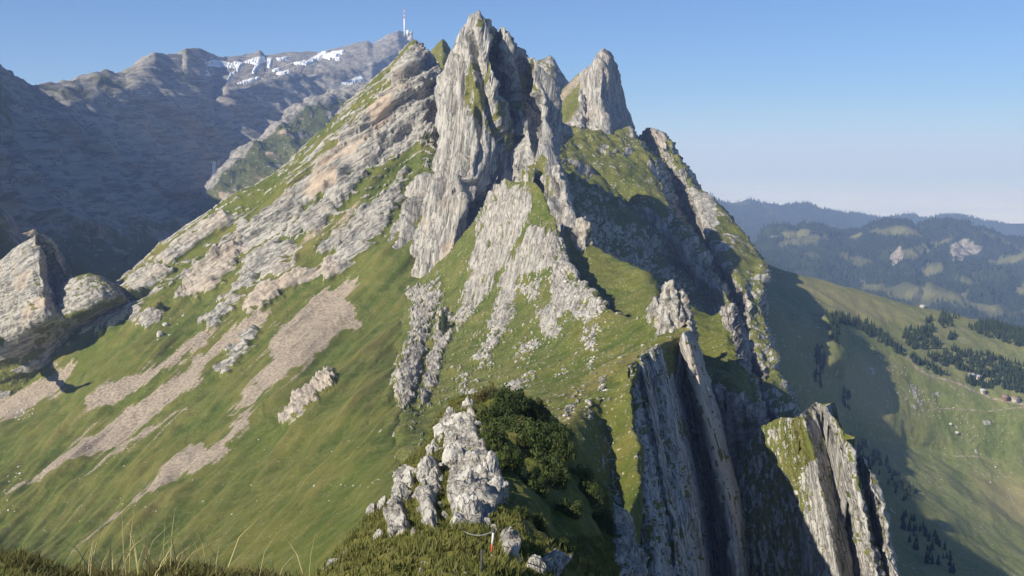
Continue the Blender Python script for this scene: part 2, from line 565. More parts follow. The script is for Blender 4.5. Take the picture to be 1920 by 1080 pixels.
CRAGS = [
    [(340, 560), (350, 530), (372, 505), (420, 470), (450, 462), (440, 500), (400, 540), (370, 555)],
    [(408, 590), (430, 560), (470, 490), (520, 458), (528, 466), (490, 520), (450, 560), (420, 600)],
    [(460, 582), (490, 545), (560, 512), (600, 510), (622, 488), (660, 430), (740, 350), (770, 300), (750, 375), (690, 470), (640, 512), (560, 535), (500, 575), (470, 592)],
    [(590, 400), (620, 360), (655, 328), (664, 332), (640, 365), (605, 405)],
    [(540, 800), (555, 760), (590, 722), (625, 700), (628, 715), (600, 760), (570, 785)],
    [(410, 700), (440, 660), (475, 620), (482, 632), (455, 665), (425, 700)],
    [(0, 700), (60, 662), (110, 640), (130, 620), (128, 650), (60, 692), (0, 735)],
    [(150, 628), (190, 600), (240, 580), (280, 568), (268, 588), (200, 612)],
    [(255, 610), (280, 592), (308, 588), (300, 606), (268, 616)],
    [(500, 520), (530, 500), (560, 488), (552, 500), (520, 522)],
    [(530, 440), (560, 425), (590, 420), (560, 440)],
    [(560, 425), (640, 352), (684, 326), (640, 378), (590, 440)],
    [(480, 505), (540, 462), (560, 470), (500, 522)],
    [(600, 474), (680, 402), (722, 358), (704, 400), (640, 462)],
    [(300, 486), (420, 402), (430, 410), (330, 494)],
    [(240, 534), (300, 502), (320, 510), (260, 546)],
    [(380, 606), (420, 574), (440, 582), (400, 612)],
]

def slope():
    rows = [
        [(-160, 720, 1050), (100, 622, 1050), (230, 533, 1050), (300, 474, 1055), (370, 417, 1060), (430, 370, 1070), (500, 334, 1085), (560, 288, 1100), (640, 208, 1120), (700, 155, 1140), (738, 122, 1150), (771, 80, 1158), (784, 86, 1168), (800, 104, 1180), (835, 160, 1290)],
        [(-160, 790, 950), (60, 690, 960), (240, 552, 985), (320, 490, 1000), (390, 445, 1010), (450, 400, 1020), (520, 350, 1035), (580, 300, 1050), (650, 228, 1070), (705, 178, 1085), (742, 152, 1095), (776, 118, 1112), (795, 124, 1120), (811, 142, 1130), (840, 200, 1250)],
        [(-160, 850, 880), (80, 745, 890), (270, 592, 930), (350, 540, 960), (420, 500, 975), (480, 460, 990), (550, 415, 1000), (610, 365, 1010), (690, 315, 1025), (735, 300, 1035), (765, 290, 1040), (790, 270, 1045), (803, 268, 1050), (815, 270, 1055), (842, 320, 1130)],
        [(-160, 905, 760), (80, 805, 780), (250, 695, 810), (340, 650, 840), (410, 615, 860), (480, 570, 880), (540, 545, 890), (600, 520, 900), (650, 490, 915), (700, 455, 925), (735, 440, 930), (765, 430, 935), (785, 430, 935), (810, 440, 930), (850, 460, 960)],
        [(-160, 980, 640), (100, 875, 690), (300, 770, 745), (390, 720, 765), (460, 685, 778), (530, 650, 785), (590, 630, 790), (640, 614, 790), (690, 602, 785), (730, 600, 778), (760, 602, 772), (785, 606, 775), (805, 612, 785), (830, 622, 800), (880, 636, 825)],
        [(-160, 1060, 560), (100, 962, 610), (300, 870, 640), (400, 815, 645), (475, 775, 650), (545, 738, 650), (600, 715, 650), (640, 704, 645), (685, 698, 634), (720, 696, 622), (750, 698, 614), (780, 704, 612), (810, 708, 617), (850, 715, 632), (900, 725, 652)],
        [(-160, 1140, 450), (120, 1045, 490), (320, 960, 505), (420, 912, 510), (490, 875, 512), (560, 840, 512), (615, 812, 508), (660, 796, 495), (705, 790, 475), (740, 790, 457), (775, 795, 449), (805, 800, 449), (840, 806, 454), (900, 815, 464), (960, 822, 474)],
        [(-160, 1280, 340), (150, 1150, 350), (350, 1060, 360), (440, 1020, 362), (515, 980, 362), (580, 946, 358), (640, 916, 350), (680, 896, 335), (720, 886, 318), (750, 886, 302), (780, 890, 297), (810, 896, 297), (845, 904, 300), (900, 912, 307), (960, 920, 314)],
        [(-160, 1560, 200), (150, 1350, 205), (380, 1210, 210), (470, 1165, 212), (545, 1115, 210), (610, 1070, 205), (665, 1035, 198), (705, 1008, 190), (742, 990, 180), (770, 985, 174), (800, 986, 174), (830, 990, 176), (865, 996, 180), (920, 1004, 186), (980, 1012, 192)],
        [(-160, 2100, 90), (150, 1700, 90), (380, 1420, 92), (470, 1330, 92), (545, 1260, 92), (610, 1200, 92), (665, 1150, 94), (705, 1120, 98), (742, 1110, 104), (770, 1110, 112), (800, 1110, 120), (830, 1115, 128), (865, 1120, 136), (920, 1130, 145), (980, 1140, 155)],
    ]
    W = [R(r) for r in rows]
    b1 = W[0] + np.array((-10, 40, -25))
    b2 = W[0] + np.array((-120, 260, -330))
    V = loft([b2, b1] + W, step=1.75, cap=150)
    N = normals(blur3(V, 4))
    px, py = proj(V)
    n_lo = fbm(V / 55, 4)
    n_hi = fbm(V / 9, 4)
    wx = px + 9 * fbm(V / 16 + 5, 3)
    wy = py + 9 * fbm(V / 16 + 9, 3)
    rag = fbm(along(V, (-0.75, -0.32, -0.58), 42, 5.5), 4)
    cl = inpoly(wx, wy, CLIFF_BEDDED, 16)
    cl = sstep(0.34, 0.62, cl + 0.55 * rag) * sstep(0.02, 0.22, cl)
    cr = polys(wx, wy, CRAGS, 17)
    cr = sstep(0.30, 0.52, cr + 0.6 * rag) * sstep(0.02, 0.22, cr)
    # down-slope grain: distance across the fall line
    s = (px * 0.70 + py * 0.72)
    q = np.stack([s / 13, (px - py) / 190, V[..., 1] / 300], -1)
    grain = fbm(q, 4)
    stripes = fbm(np.stack([s / 6.5, (px - py) / 230, V[..., 1] / 300], -1), 4)
    stripes2 = fbm(np.stack([s / 3.2 + 40, (px - py) / 120, V[..., 1] / 300], -1), 3)
    scree = sstep(0.30, 0.85, polys(wx, wy, SCREE, 15) + 0.55 * stripes + 0.16 * stripes2 + 0.06)
    scree = np.maximum(scree, 0.55 * sstep(0.42, 0.6, stripes + 0.3 * stripes2) * polys(px, py, [[(60, 900), (170, 740), (420, 590), (680, 520), (700, 600), (520, 780), (300, 930), (100, 1000)]], 40))
    # bedded cliff: beds dip to the lower left
    bn = np.array((0.46, 0.30, -0.84)); bn /= np.linalg.norm(bn)
    tb = V @ bn / 9.5 + 0.7 * fbm(V / 70, 3)
    bed = beds(tb, 0.16)
    bed2 = beds(tb * 2.7 + 0.4 * fbm(V / 22, 3), 0.22, 3)
    blocks = ridged(along(V, (0.8, 0.25, 0.5), 80, 13), 4)
    body = blur(cl, 3)
    d = body * (3 + 12 * (bed - 0.5) + 5.0 * (bed2 - 0.5) + 9 * (blocks - 0.6) + 2 * n_lo) * (0.25 + 0.75 * sstep(0, 40, py - np.interp(px, [230, 300, 370, 430, 500, 560, 640, 700, 735, 768, 790, 806, 835], [533, 474, 417, 370, 334, 288, 208, 155, 125, 84, 88, 100, 150])))
    bcr = blur(cr, 4)
    d = d + bcr * (3.5 + 10 * (ridged(along(V, (-0.72, -0.35, -0.6), 60, 8), 4) - 0.45) + 2.0 * fbm(V / 8, 3))
    far = sstep(150, 600, V[..., 1])
    d = d + (1 - np.maximum(cl, cr)) * (1.5 * grain * (0.12 + 0.88 * far) + (0.3 + 0.9 * far) * n_lo + 0.3 * n_hi * far)
    d = d + (1 - np.maximum(cl, cr)) * 0.9 * (beds(V[..., 2] / 3.4 + 1.6 * n_lo + 0.8 * grain, 0.4) - 0.5) * sstep(200, 400, V[..., 1])
    fold = fbm(np.stack([s / 48, (px - py) / 420, V[..., 1] / 500], -1), 3)
    d = d + (1 - np.maximum(cl, cr)) * 7.0 * fold * sstep(250, 600, V[..., 1])
    # small limestone ribs on the upper back slope
    rib = sstep(0.70, 0.82, ridged(along(V, (-0.78, -0.1, -0.62), 60, 10), 4) + 0.12 * n_lo) * sstep(900, 990, V[..., 1])
    d = d + rib * 2.5
    V2 = V + N * d[..., None]
    N2 = normals(V2)
    grassy = sstep(0.66, 0.80, N2[..., 2] + 0.10 * n_hi)
    rock = np.clip(cl * (1 - 0.55 * grassy * sstep(0.0, 0.4, n_lo)) + cr * (1 - 0.35 * grassy), 0, 1)
    rock = np.maximum(rock, 0.75 * rib)
    dry = np.clip(0.22 + 0.55 * grain + 0.35 * n_lo + 0.30 * stripes + 0.15 * stripes2 + 0.35 * fold, 0, 0.95) * 0.85
    dry = np.maximum(dry, 0.45 * sstep(0.1, 0.5, n_lo) * sstep(800, 1000, V[..., 1]))
    tint = cl * np.maximum(sstep(0.15, 0.45, fbm(V / 38 + 3, 3)) * 0.38,
                           polys(wx, wy, [[(575, 345), (640, 320), (630, 350), (590, 375), (575, 370)], [(690, 200), (740, 170), (730, 230), (700, 250)], [(600, 305), (700, 255), (700, 268), (610, 325)]], 8))
    tint = np.maximum(tint, cr * 0.35 * sstep(0, 0.4, n_lo))
    tint = np.maximum(tint, cr * polys(px, py, [[(520, 810), (550, 740), (630, 690), (640, 720), (580, 800)], [(330, 565), (370, 500), (450, 455), (455, 500), (380, 570)], [(440, 600), (500, 530), (620, 480), (640, 520), (480, 600)]], 10) * (0.55 + 0.3 * n_lo))
    return grid_mesh("mountain_slope", V2, m4(rock, scree, dry, tint), MAT_SLOPE), V2

me, V_SLOPE = slope()
SLOPE = link("mountain_slope", me, kind="structure", label="steep sunlit grass slope with pale scree streaks and bedded cliffs", cat="slope")

# ------------------------------------------------------------------ terrain: main limestone tower
def T(cols):
    return [np.array([c[k] for c in cols]) for k in range(len(cols[0]))]

def tower():
    cols = [
        [(842, 150, 1120), (822, 230, 1090), (806, 300, 1060), (745, 400, 990), (690, 470, 950), (655, 530, 915)],
        [(838, 128, 1050), (820, 215, 1030), (806, 295, 1005), (760, 395, 960), (705, 480, 925), (672, 535, 895)],
        [(851, 95, 1025), (836, 205, 995), (822, 300, 970), (785, 400, 930), (740, 480, 905), (712, 545, 880)],
        [(866, 62, 1012), (858, 200, 975), (846, 300, 945), (812, 400, 915), (775, 490, 890), (750, 560, 865)],
        [(880, 42, 1004), (880, 190, 970), (868, 290, 935), (840, 390, 900), (812, 480, 875), (790, 570, 850)],
        [(897, 30, 1000), (910, 190, 965), (898, 290, 930), (868, 380, 893), (846, 470, 868), (815, 600, 830)],
        [(909, 42, 1000), (930, 200, 968), (926, 300, 950), (905, 370, 940), (880, 460, 910), (850, 600, 850)],
        [(922, 52, 1020), (945, 205, 1010), (948, 290, 960), (938, 360, 945), (915, 460, 900), (890, 600, 850)],
        [(930, 63, 1040), (956, 215, 1040), (966, 300, 975), (960, 360, 950), (950, 460, 900), (920, 600, 850)],
        [(942, 60, 1022), (972, 205, 1008), (984, 290, 960), (982, 360, 930), (985, 450, 890), (960, 600, 850)],
        [(956, 72, 1018), (984, 200, 1000), (996, 285, 955), (1002, 360, 925), (1012, 450, 885), (990, 600, 850)],
        [(968, 103, 1035), (996, 210, 1030), (1008, 290, 980), (1016, 360, 935), (1030, 450, 890), (1010, 600, 850)],
        [(986, 106, 1025), (1008, 210, 1005), (1020, 290, 965), (1034, 360, 925), (1052, 450, 880), (1040, 600, 840)],
        [(1003, 108, 1012), (1024, 215, 988), (1036, 290, 955), (1056, 360, 915), (1078, 440, 870), (1080, 600, 820)],
        [(1014, 140, 1030), (1036, 225, 1005), (1046, 300, 970), (1066, 365, 925), (1086, 445, 880), (1095, 600, 830)],
        [(1020, 175, 1120), (1040, 240, 1100), (1050, 310, 1060), (1070, 380, 1000), (1088, 460, 950), (1100, 600, 900)],
    ]
    rows = T([R(c) for c in cols])
    b1 = rows[0] + np.array((5, 35, -15))
    b2 = rows[0] + np.array((40, 190, -260))
    V = loft([b2, b1] + rows, step=1.55, su=False, cap=150)
    V = blur3(V, 2)
    N = normals(blur3(V, 5))
    px, py = proj(V)
    run = (-0.10, -0.62, -1.0)
    w = fbm(V / 45, 3)
    fl = along(V, run, 120, 8)
    d = 20 * (ridged(along(V, run, 260, 38), 2) - 0.6) + 8.0 * (ridged(fl, 4) - 0.55)
    tt = (V @ np.array((0.98, 0.10, -0.16))) / 4.6 + 0.5 * w
    d = d + 4.5 * (beds(tt, 0.22) - 0.5)
    d = d + 0.7 * fbm(V / 5, 3)
    crest_d = np.abs(py - np.interp(px, [838, 851, 866, 880, 897, 909, 930, 942, 956, 968, 986, 1003, 1014, 1020], [128, 95, 62, 42, 30, 42, 63, 60, 72, 103, 106, 108, 140, 175]))
    gx, gy = px + 5 * fbm(V / 30 + 2, 3), py
    front = (np.arange(V.shape[0])[:, None] >= np.argmin(py, axis=0)[None, :] + 2) * 1.0
    front = front * sstep(1040, 1022, px - 0.12 * (py - 150))
    cut = front * sstep(4, 60, crest_d)
    for pts, wd, dep in [
        ([(928, 60), (936, 130), (954, 205), (972, 265), (984, 305)], 13, 34),
        ([(822, 170), (814, 260), (802, 330), (775, 410)], 8, 20),
        ([(852, 105), (846, 190), (838, 280), (822, 360)], 6, 14),
        ([(882, 60), (902, 130), (914, 190), (930, 260), (936, 340)], 7, 16),
        ([(868, 300), (882, 350), (900, 420)], 12, 20),
        ([(1006, 128), (1009, 205), (1002, 280), (1012, 360)], 8, 22),
        ([(970, 108), (986, 180), (998, 240)], 6, 18),
        ([(1030, 195), (1036, 290), (1052, 390)], 6, 14),
        ([(865, 110), (870, 200), (862, 290), (846, 370), (820, 450)], 5, 11),
        ([(790, 380), (765, 450), (745, 520)], 6, 10),
        ([(900, 215), (902, 280), (890, 330)], 5, 10),
    ]:
        d = d - dep * 0.85 * blur(line_mask(gx, gy, pts, wd), 1) * cut
    d = d * (0.35 + 0.65 * sstep(0, 25, crest_d))
    d = d * (0.15 + 0.85 * sstep(1.0, 0.86, np.linspace(0, 1, V.shape[1]))[None, :])
    V2 = V + N * d[..., None]
    spike = np.maximum(0, ridged(np.stack([V[..., 0] / 7.0, V[..., 1] / 60, 0 * px], -1), 3) - 0.62) * 9
    V2[..., 2] += spike * (1 - sstep(0, 26, crest_d)) * front
    # tilt the flutes a little out of the wall so that ledges form
    V2[..., 2] += 1.2 * fbm(V / 7 + 3, 2)
    N2 = normals(V2)
    n1 = fbm(V / 30, 4)
    n2 = fbm(along(V, run, 44, 4.0), 4)
    wx = px + 7 * n1
    wy = py + 7 * fbm(V / 20 + 4, 3)
    green = polys(wx, wy, [
        [(878, 115), (915, 100), (925, 130), (915, 160), (945, 195), (970, 260), (985, 300), (960, 310), (935, 260), (905, 240), (870, 210), (880, 160)],
        [(915, 60), (935, 70), (935, 120), (920, 100)],
        [(935, 140), (990, 110), (1004, 150), (996, 220), (960, 215)],
        [(905, 60), (925, 55), (935, 110), (915, 120)],
        [(970, 290), (1000, 280), (1000, 360), (970, 350)],
        [(1010, 290), (1030, 300), (1035, 380), (1015, 370)],
        [(860, 300), (880, 290), (885, 315), (862, 320)],
        [(890, 35), (905, 40), (900, 60), (880, 70)],
        [(740, 330), (760, 320), (745, 380), (720, 400)],
    ], 7)
    gm = np.clip(green * 1.25 + 0.75 * sstep(0.45, 0.72, N2[..., 2]) - 0.5, 0, 1)
    grass = sstep(0.40, 0.62, 0.52 * green + 0.20 * sstep(0.4, 0.75, N2[..., 2]) + 0.62 * n2 + 0.16 * n1)
    grass = grass * np.clip(0.35 + green, 0, 1)
    low = sstep(510, 560, py + 14 * n2)
    rock = np.clip(1 - grass, 0, 1) * (1 - 0.9 * low)
    tint = 0.42 * sstep(300, 420, py) * sstep(-0.05, 0.4, n1) * sstep(900, 840, px)
    tint = np.maximum(tint, 0.85 * polys(wx, wy, [[(835, 455), (858, 450), (850, 490), (830, 520), (822, 500)]], 8))
    return grid_mesh("mountain", V2, m4(rock, 0 * rock, 0.35 + 0.3 * n1, tint), MAT_TOWER), V2

me, V_TOWER = tower()
link("mountain", me, kind="structure", label="tall fluted grey limestone tower at the centre of the ridge", cat="mountain")

# ------------------------------------------------------------------ terrain: peaks behind
def peak(name, label, crest, drop, depth_step, mat, unit, green=0.3, seed=0, run=(0.1, 0, -1), back=(20, 160, -200), lower=None, amp=1.0, su=False):
    r0 = R(crest)
    rows = []
    for (dpy, f) in drop:
        if lower is not None:
            base = np.array(lower)
            pts = [P(c[0] + (b[0] - c[0]) * dpy, c[1] + (b[1] - c[1]) * dpy, c[2] * f) for c, b in zip(crest, base)]
        else:
            pts = [P(c[0], c[1] + dpy, c[2] * f) for c in crest]
        rows.append(np.array(pts))
    b1 = r0 + np.array(back) * np.array((0.2, 0.3, 0.12))
    b2 = r0 + np.array(back)
    V = loft([b2, b1, r0] + rows, step=1.6, su=su, cap=100)
    N = normals(blur3(V, 4))
    px, py = proj(V)
    d = amp * (8 * (ridged(along(V + seed * 37, run, 110, 24), 4) - 0.55) + 4 * (ridged(along(V, run, 60, 9), 3) - 0.5) + 2 * fbm(V / 8, 3))
    cd = r0dist(px, py, crest)
    d = d * (0.3 + 0.7 * sstep(0, 14, cd))
    V2 = V + N * d[..., None]
    N2 = normals(V2)
    n1 = fbm(V / 35, 4)
    grass = sstep(0.5, 0.75, N2[..., 2] + 0.25 * n1 + green - 0.3)
    return grid_mesh(name, V2, m4(1 - grass, 0 * n1, 0.35 + 0.3 * n1, 0.1 + 0 * n1), mat), V2

def needle():
    crest = [(1005, 200, 1500), (1040, 182, 1500), (1060, 162, 1500), (1076, 146, 1500), (1092, 132, 1500), (1106, 124, 1498), (1113, 112, 1495), (1121, 99, 1492), (1131, 93, 1490), (1140, 97, 1498), (1146, 112, 1510), (1150, 138, 1520), (1158, 168, 1530), (1168, 198, 1540), (1180, 232, 1550), (1186, 250, 1560)]
    mid = [(1010, 240, 1450), (1045, 225, 1440), (1062, 212, 1435), (1080, 200, 1440), (1092, 192, 1450), (1100, 188, 1462), (1108, 182, 1452), (1117, 178, 1436), (1126, 176, 1432), (1136, 180, 1440), (1146, 186, 1468), (1153, 195, 1495), (1162, 208, 1512), (1172, 222, 1525), (1184, 245, 1540), (1190, 262, 1552)]
    low = [(1020, 300, 1370), (1050, 275, 1370), (1066, 262, 1375), (1080, 255, 1378), (1092, 255, 1385), (1102, 258, 1392), (1112, 262, 1388), (1124, 264, 1380), (1134, 266, 1378), (1146, 268, 1384), (1158, 268, 1400), (1168, 270, 1425), (1176, 272, 1450), (1184, 274, 1480), (1194, 280, 1505), (1204, 290, 1530)]
    r0 = R(crest)
    b1 = r0 + np.array((12, 30, -12))
    b2 = r0 + np.array((60, 200, -220))
    V = loft([b2, b1, r0, R(mid), R(low)], step=1.5, su=False, cap=110)
    N = normals(blur3(V, 4))
    px, py = proj(V)
    run = (0.03, -0.45, -1)
    rockzone = inpoly(px + 4 * fbm(V / 25, 3), py, [(1088, 128), (1108, 118), (1118, 90), (1150, 85), (1170, 190), (1215, 300), (1140, 268), (1100, 258), (1060, 240), (1085, 200)], 6)
    d = rockzone * (9 * (ridged(along(V, run, 150, 20), 3) - 0.5) + 5 * (ridged(along(V, run, 70, 8), 3) - 0.5)) + 2.0 * fbm(V / 12, 3)
    d = d * (0.08 + 0.92 * sstep(0, 16, r0dist(px, py, crest)))
    V2 = V + N * d[..., None]
    n1 = fbm(V / 30, 4)
    sc = polys(px, py, [[(1040, 182), (1076, 146), (1100, 128), (1090, 150), (1060, 185), (1040, 215)], [(1085, 205), (1100, 200), (1085, 240), (1060, 262), (1050, 240)]], 8)
    return grid_mesh("mountain_peak", V2, m4(rockzone, sc * (0.8 + 0.3 * n1), 0.3 + 0.3 * n1, 0.2 * rockzone * sstep(0, 0.4, n1)), MAT_NEEDLE)

link("mountain_peak", needle(), kind="structure", label="pointed pale rock needle on the skyline right of the tower", cat="mountain")

me, _ = peak("mountain_peak", "", [(985, 150, 2100), (1000, 125, 2100), (1008, 114, 2100), (1018, 112, 2095), (1026, 108, 2090), (1032, 104, 2090), (1039, 110, 2092), (1046, 124, 2100), (1054, 138, 2110), (1062, 150, 2120), (1085, 178, 2140)],
             [(30, 0.97), (75, 0.90), (140, 0.80)], 0, MAT_FAR, 2, green=0.15, seed=3, amp=1.3)
link("mountain_peak", me, kind="structure", label="small jagged brown peak with a snow spot in the notch behind", cat="mountain")
me, _ = peak("mountain_peak", "", [(785, 130, 1500), (800, 108, 1500), (810, 94, 1500), (820, 84, 1498), (830, 74, 1495), (837, 80, 1500), (843, 92, 1510), (852, 110, 1520), (870, 150, 1540)],
             [(35, 0.97), (90, 0.93), (180, 0.88)], 0, MAT_TOWER, 1, green=0.75, seed=5)
link("mountain_peak", me, kind="structure", label="small grassy pyramid peak just left of the limestone tower", cat="mountain")

# ------------------------------------------------------------------ terrain: shaded cliffs right of the tower
def back_cliffs():
    cols = [
        ([(1000, 225), (1010, 270), (1020, 330), (1040, 420), (1060, 500), (1080, 580), (1100, 680), (1150, 860)], (1345, 1235, 1120, 1020, 970, 940, 900, 850)),
        ([(1030, 230), (1045, 275), (1075, 330), (1110, 410), (1150, 490), (1190, 570), (1220, 670), (1260, 855)], (1350, 1270, 1200, 1140, 1110, 1080, 1020, 930)),
        ([(1055, 236), (1080, 280), (1120, 330), (1195, 400), (1262, 480), (1328, 560), (1362, 660), (1400, 850)], (1365, 1310, 1275, 1260, 1250, 1210, 1130, 1010)),
        ([(1120, 240), (1150, 285), (1185, 335), (1235, 402), (1292, 485), (1352, 568), (1380, 665), (1420, 850)], (1400, 1330, 1285, 1245, 1215, 1165, 1090, 970)),
        ([(1182, 240), (1215, 290), (1238, 340), (1266, 405), (1320, 490), (1374, 576), (1395, 670), (1440, 850)], (1430, 1370, 1320, 1250, 1200, 1140, 1065, 945)),
        ([(1194, 258), (1236, 296), (1262, 348), (1298, 418), (1338, 494), (1386, 572), (1408, 670), (1460, 850)], (1590, 1510, 1460, 1410, 1350, 1290, 1200, 1060)),
        ([(1216, 238), (1258, 298), (1290, 350), (1318, 412), (1350, 482), (1394, 555), (1420, 670), (1480, 840)], (1520, 1450, 1380, 1300, 1230, 1170, 1090, 970)),
        ([(1248, 250), (1275, 292), (1299, 346), (1368, 408), (1424, 495), (1432, 560), (1450, 670), (1510, 830)], (1530, 1462, 1392, 1316, 1248, 1186, 1105, 982)),
    ]
    rows = [[(c[0][k][0], c[0][k][1], c[1][k]) for c in cols] for k in range(8)]
    W = [R(r) for r in rows]
    # far wall of the corner, seen edge on
    W = [np.vstack([w, w[-1] + np.array((25, 110, -12)), w[-1] + np.array((30, 480, -80))]) for w in W]
    b1 = W[0] + np.array((10, 60, -20))
    b2 = W[0] + np.array((40, 300, -250))
    V = loft([b2, b1] + W, step=1.7, su=False, cap=140)
    V = blur3(V, 2)
    N = normals(blur3(V, 5))
    px, py = proj(V)
    n1 = fbm(V / 40, 4)
    n2 = fbm(V / 11, 4)
    wx, wy = px + 8 * n1, py + 8 * fbm(V / 26 + 8, 3)
    # terraces: steep bands and grassy ramps dipping to the right
    lit = polys(wx, wy, [
        [(1050, 235), (1085, 260), (1130, 290), (1180, 300), (1230, 330), (1262, 400), (1250, 420), (1215, 395), (1160, 380), (1110, 320), (1070, 300), (1048, 260)],
        [(1110, 320), (1150, 335), (1175, 370), (1150, 372), (1120, 350)],
        [(1128, 388), (1160, 395), (1165, 418), (1130, 410)],
        [(1172, 395), (1195, 410), (1222, 442), (1205, 442), (1175, 420)],
        [(1250, 420), (1285, 470), (1320, 520), (1375, 575), (1355, 590), (1320, 560), (1285, 510), (1262, 470)],
        [(1300, 355), (1345, 378), (1395, 440), (1420, 495), (1395, 545), (1360, 505), (1330, 480), (1312, 430)],
        [(1330, 470), (1365, 500), (1385, 560), (1350, 520)],
    ], 9)
    steep = 1 - lit
    t = V @ np.array((0.25, 0.1, 0.96)) / 26 + 0.8 * n1
    d = steep * (13 * (beds(t, 0.35) - 0.5) + 11 * (ridged(along(V, (0.1, 0, -1), 90, 26), 4) - 0.5)) + 4 * n1 + 2.2 * n2
    d = d + 4 * blur(lit, 8)
    V2 = V + N * d[..., None]
    N2 = normals(V2)
    rock = np.clip(sstep(0.62, 0.40, N2[..., 2] + 0.18 * n2) * (0.35 + 0.65 * steep) + 0.8 * sstep(0.25, 0.45, ridged(along(V, (0.75, -0.2, -0.6), 50, 14), 4) - 0.45) * lit * sstep(-0.1, 0.2, n1), 0, 1)
    rock = np.maximum(rock, 0.9 * sstep(0.10, 0.30, fbm(along(V, (0.45, -0.3, -0.85), 60, 13), 4) + 0.35 * n2) * lit * (0.50 + 0.30 * sstep(1200, 1290, px)))
    rock = np.maximum(rock, polys(wx, wy, [[(1182, 228), (1215, 232), (1250, 245), (1248, 275), (1215, 262), (1185, 252)], [(1295, 350), (1330, 372), (1345, 400), (1335, 440), (1325, 470), (1312, 420)]], 6))
    tint = 0.35 * inpoly(px, py, [(1182, 228), (1215, 232), (1250, 245), (1248, 275), (1215, 262), (1185, 252)], 6)
    return grid_mesh("mountain_cliff", V2, m4(rock, 0 * rock, 0.25 + 0.25 * n1, tint), MAT_BACK), V2

me, V_BACK = back_cliffs()
link("mountain_cliff", me, kind="structure", label="shaded blue cliffs with grassy ramps falling right of the tower", cat="cliff")

# ------------------------------------------------------------------ terrain: valley, hills, lowland, fog
def meadow():
    rows = [
        [(1180, 470, 2000), (1380, 482, 1800), (1450, 503, 1720), (1530, 527, 1720), (1620, 556, 1740), (1700, 577, 1770), (1780, 592, 1800), (1860, 606, 1830), (1980, 640, 1800), (2300, 700, 1800)],
        [(1180, 540, 1500), (1380, 555, 1350), (1480, 588, 1340), (1560, 612, 1390), (1640, 642, 1470), (1720, 662, 1530), (1800, 682, 1570), (1880, 700, 1590), (1980, 722, 1600), (2300, 780, 1600)],
        [(1180, 660, 1250), (1400, 675, 1230), (1490, 690, 1260), (1570, 702, 1330), (1640, 722, 1400), (1720, 746, 1450), (1800, 764, 1480), (1880, 775, 1500), (1980, 785, 1510), (2300, 840, 1510)],
        [(1180, 780, 1100), (1400, 795, 1160), (1500, 800, 1230), (1600, 812, 1330), (1700, 832, 1410), (1760, 842, 1440), (1830, 850, 1460), (1910, 858, 1480), (2000, 870, 1490), (2300, 920, 1490)],
        [(1250, 940, 850), (1420, 950, 930), (1520, 955, 1000), (1620, 965, 1080), (1700, 980, 1140), (1780, 992, 1200), (1850, 1005, 1250), (1930, 1020, 1290), (2020, 1030, 1310), (2320, 1080, 1330)],
        [(1300, 1180, 640), (1450, 1180, 690), (1550, 1180, 740), (1640, 1180, 800), (1720, 1180, 850), (1800, 1190, 900), (1880, 1200, 950), (1960, 1210, 990), (2050, 1220, 1020), (2350, 1260, 1050)],
        [(1300, 1900, 300), (1450, 1900, 330), (1550, 1900, 350), (1640, 1900, 380), (1720, 1900, 410), (1800, 1900, 440), (1880, 1900, 460), (1960, 1900, 480), (2050, 1900, 500), (2350, 1900, 520)],
    ]
    W = [R(r) for r in rows]
    b1 = W[0] + np.array((60, 150, -30))
    b2 = W[0] + np.array((250, 700, -260))
    V = loft([b2, b1] + W, step=2.2, cap=160)
    N = normals(V)
    px, py = proj(V)
    n1 = fbm(V / 260, 4)
    n2 = fbm(V / 40, 4)
    d = 10 * n1 + 3 * n2
    knob = inpoly(px, py, [(1535, 600), (1570, 590), (1580, 640), (1570, 700), (1540, 690), (1530, 640)], 14)
    d = d + 16 * blur(knob, 20)
    V2 = V + N * d[..., None]
    wx, wy = px + 12 * n2, py + 8 * fbm(V / 50 + 3, 3)
    dry = np.clip(0.25 + 0.5 * n1 + 0.3 * n2, 0, 1) * 0.7
    dry = np.maximum(dry, 0.85 * polys(wx, wy, [[(1600, 660), (1680, 680), (1740, 760), (1700, 800), (1600, 770), (1570, 700)], [(1440, 505), (1620, 556), (1700, 600), (1600, 600)], [(1830, 880), (1960, 900), (1960, 1000), (1860, 960)]], 26))
    dry = dry * (1 - 0.85 * inpoly(wx, wy, [(1670, 700), (1720, 700), (1800, 730), (1920, 770), (1960, 860), (1800, 850), (1680, 790)], 20))
    rock = polys(px, py, [[(1690, 742), (1725, 762), (1722, 768), (1690, 750)]], 4) * sstep(0, 0.3, n2)
    rock = np.maximum(rock, 0.8 * sstep(0.60, 0.68, fbm(V / 16, 3) + 0.25 * inpoly(px, py, [(1600, 670), (1740, 700), (1740, 790), (1620, 740)], 20)))
    road = np.maximum(line_mask(px, py, [(1700, 665), (1720, 688), (1735, 700), (1800, 722), (1850, 742), (1880, 752), (1930, 760)], 1.6),
                      0.7 * line_mask(px, py, [(1930, 762), (1850, 770), (1780, 764), (1730, 768), (1715, 776)], 1.2))
    road = np.maximum(road, 0.7 * line_mask(px, py, [(1790, 850), (1850, 852), (1875, 862)], 1.2))
    scree = np.maximum(road, 0.0)
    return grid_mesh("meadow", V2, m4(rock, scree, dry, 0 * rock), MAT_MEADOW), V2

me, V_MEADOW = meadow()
MEADOW = link("meadow", me, kind="structure", label="hazy green alpine pasture in the valley at right", cat="meadow")

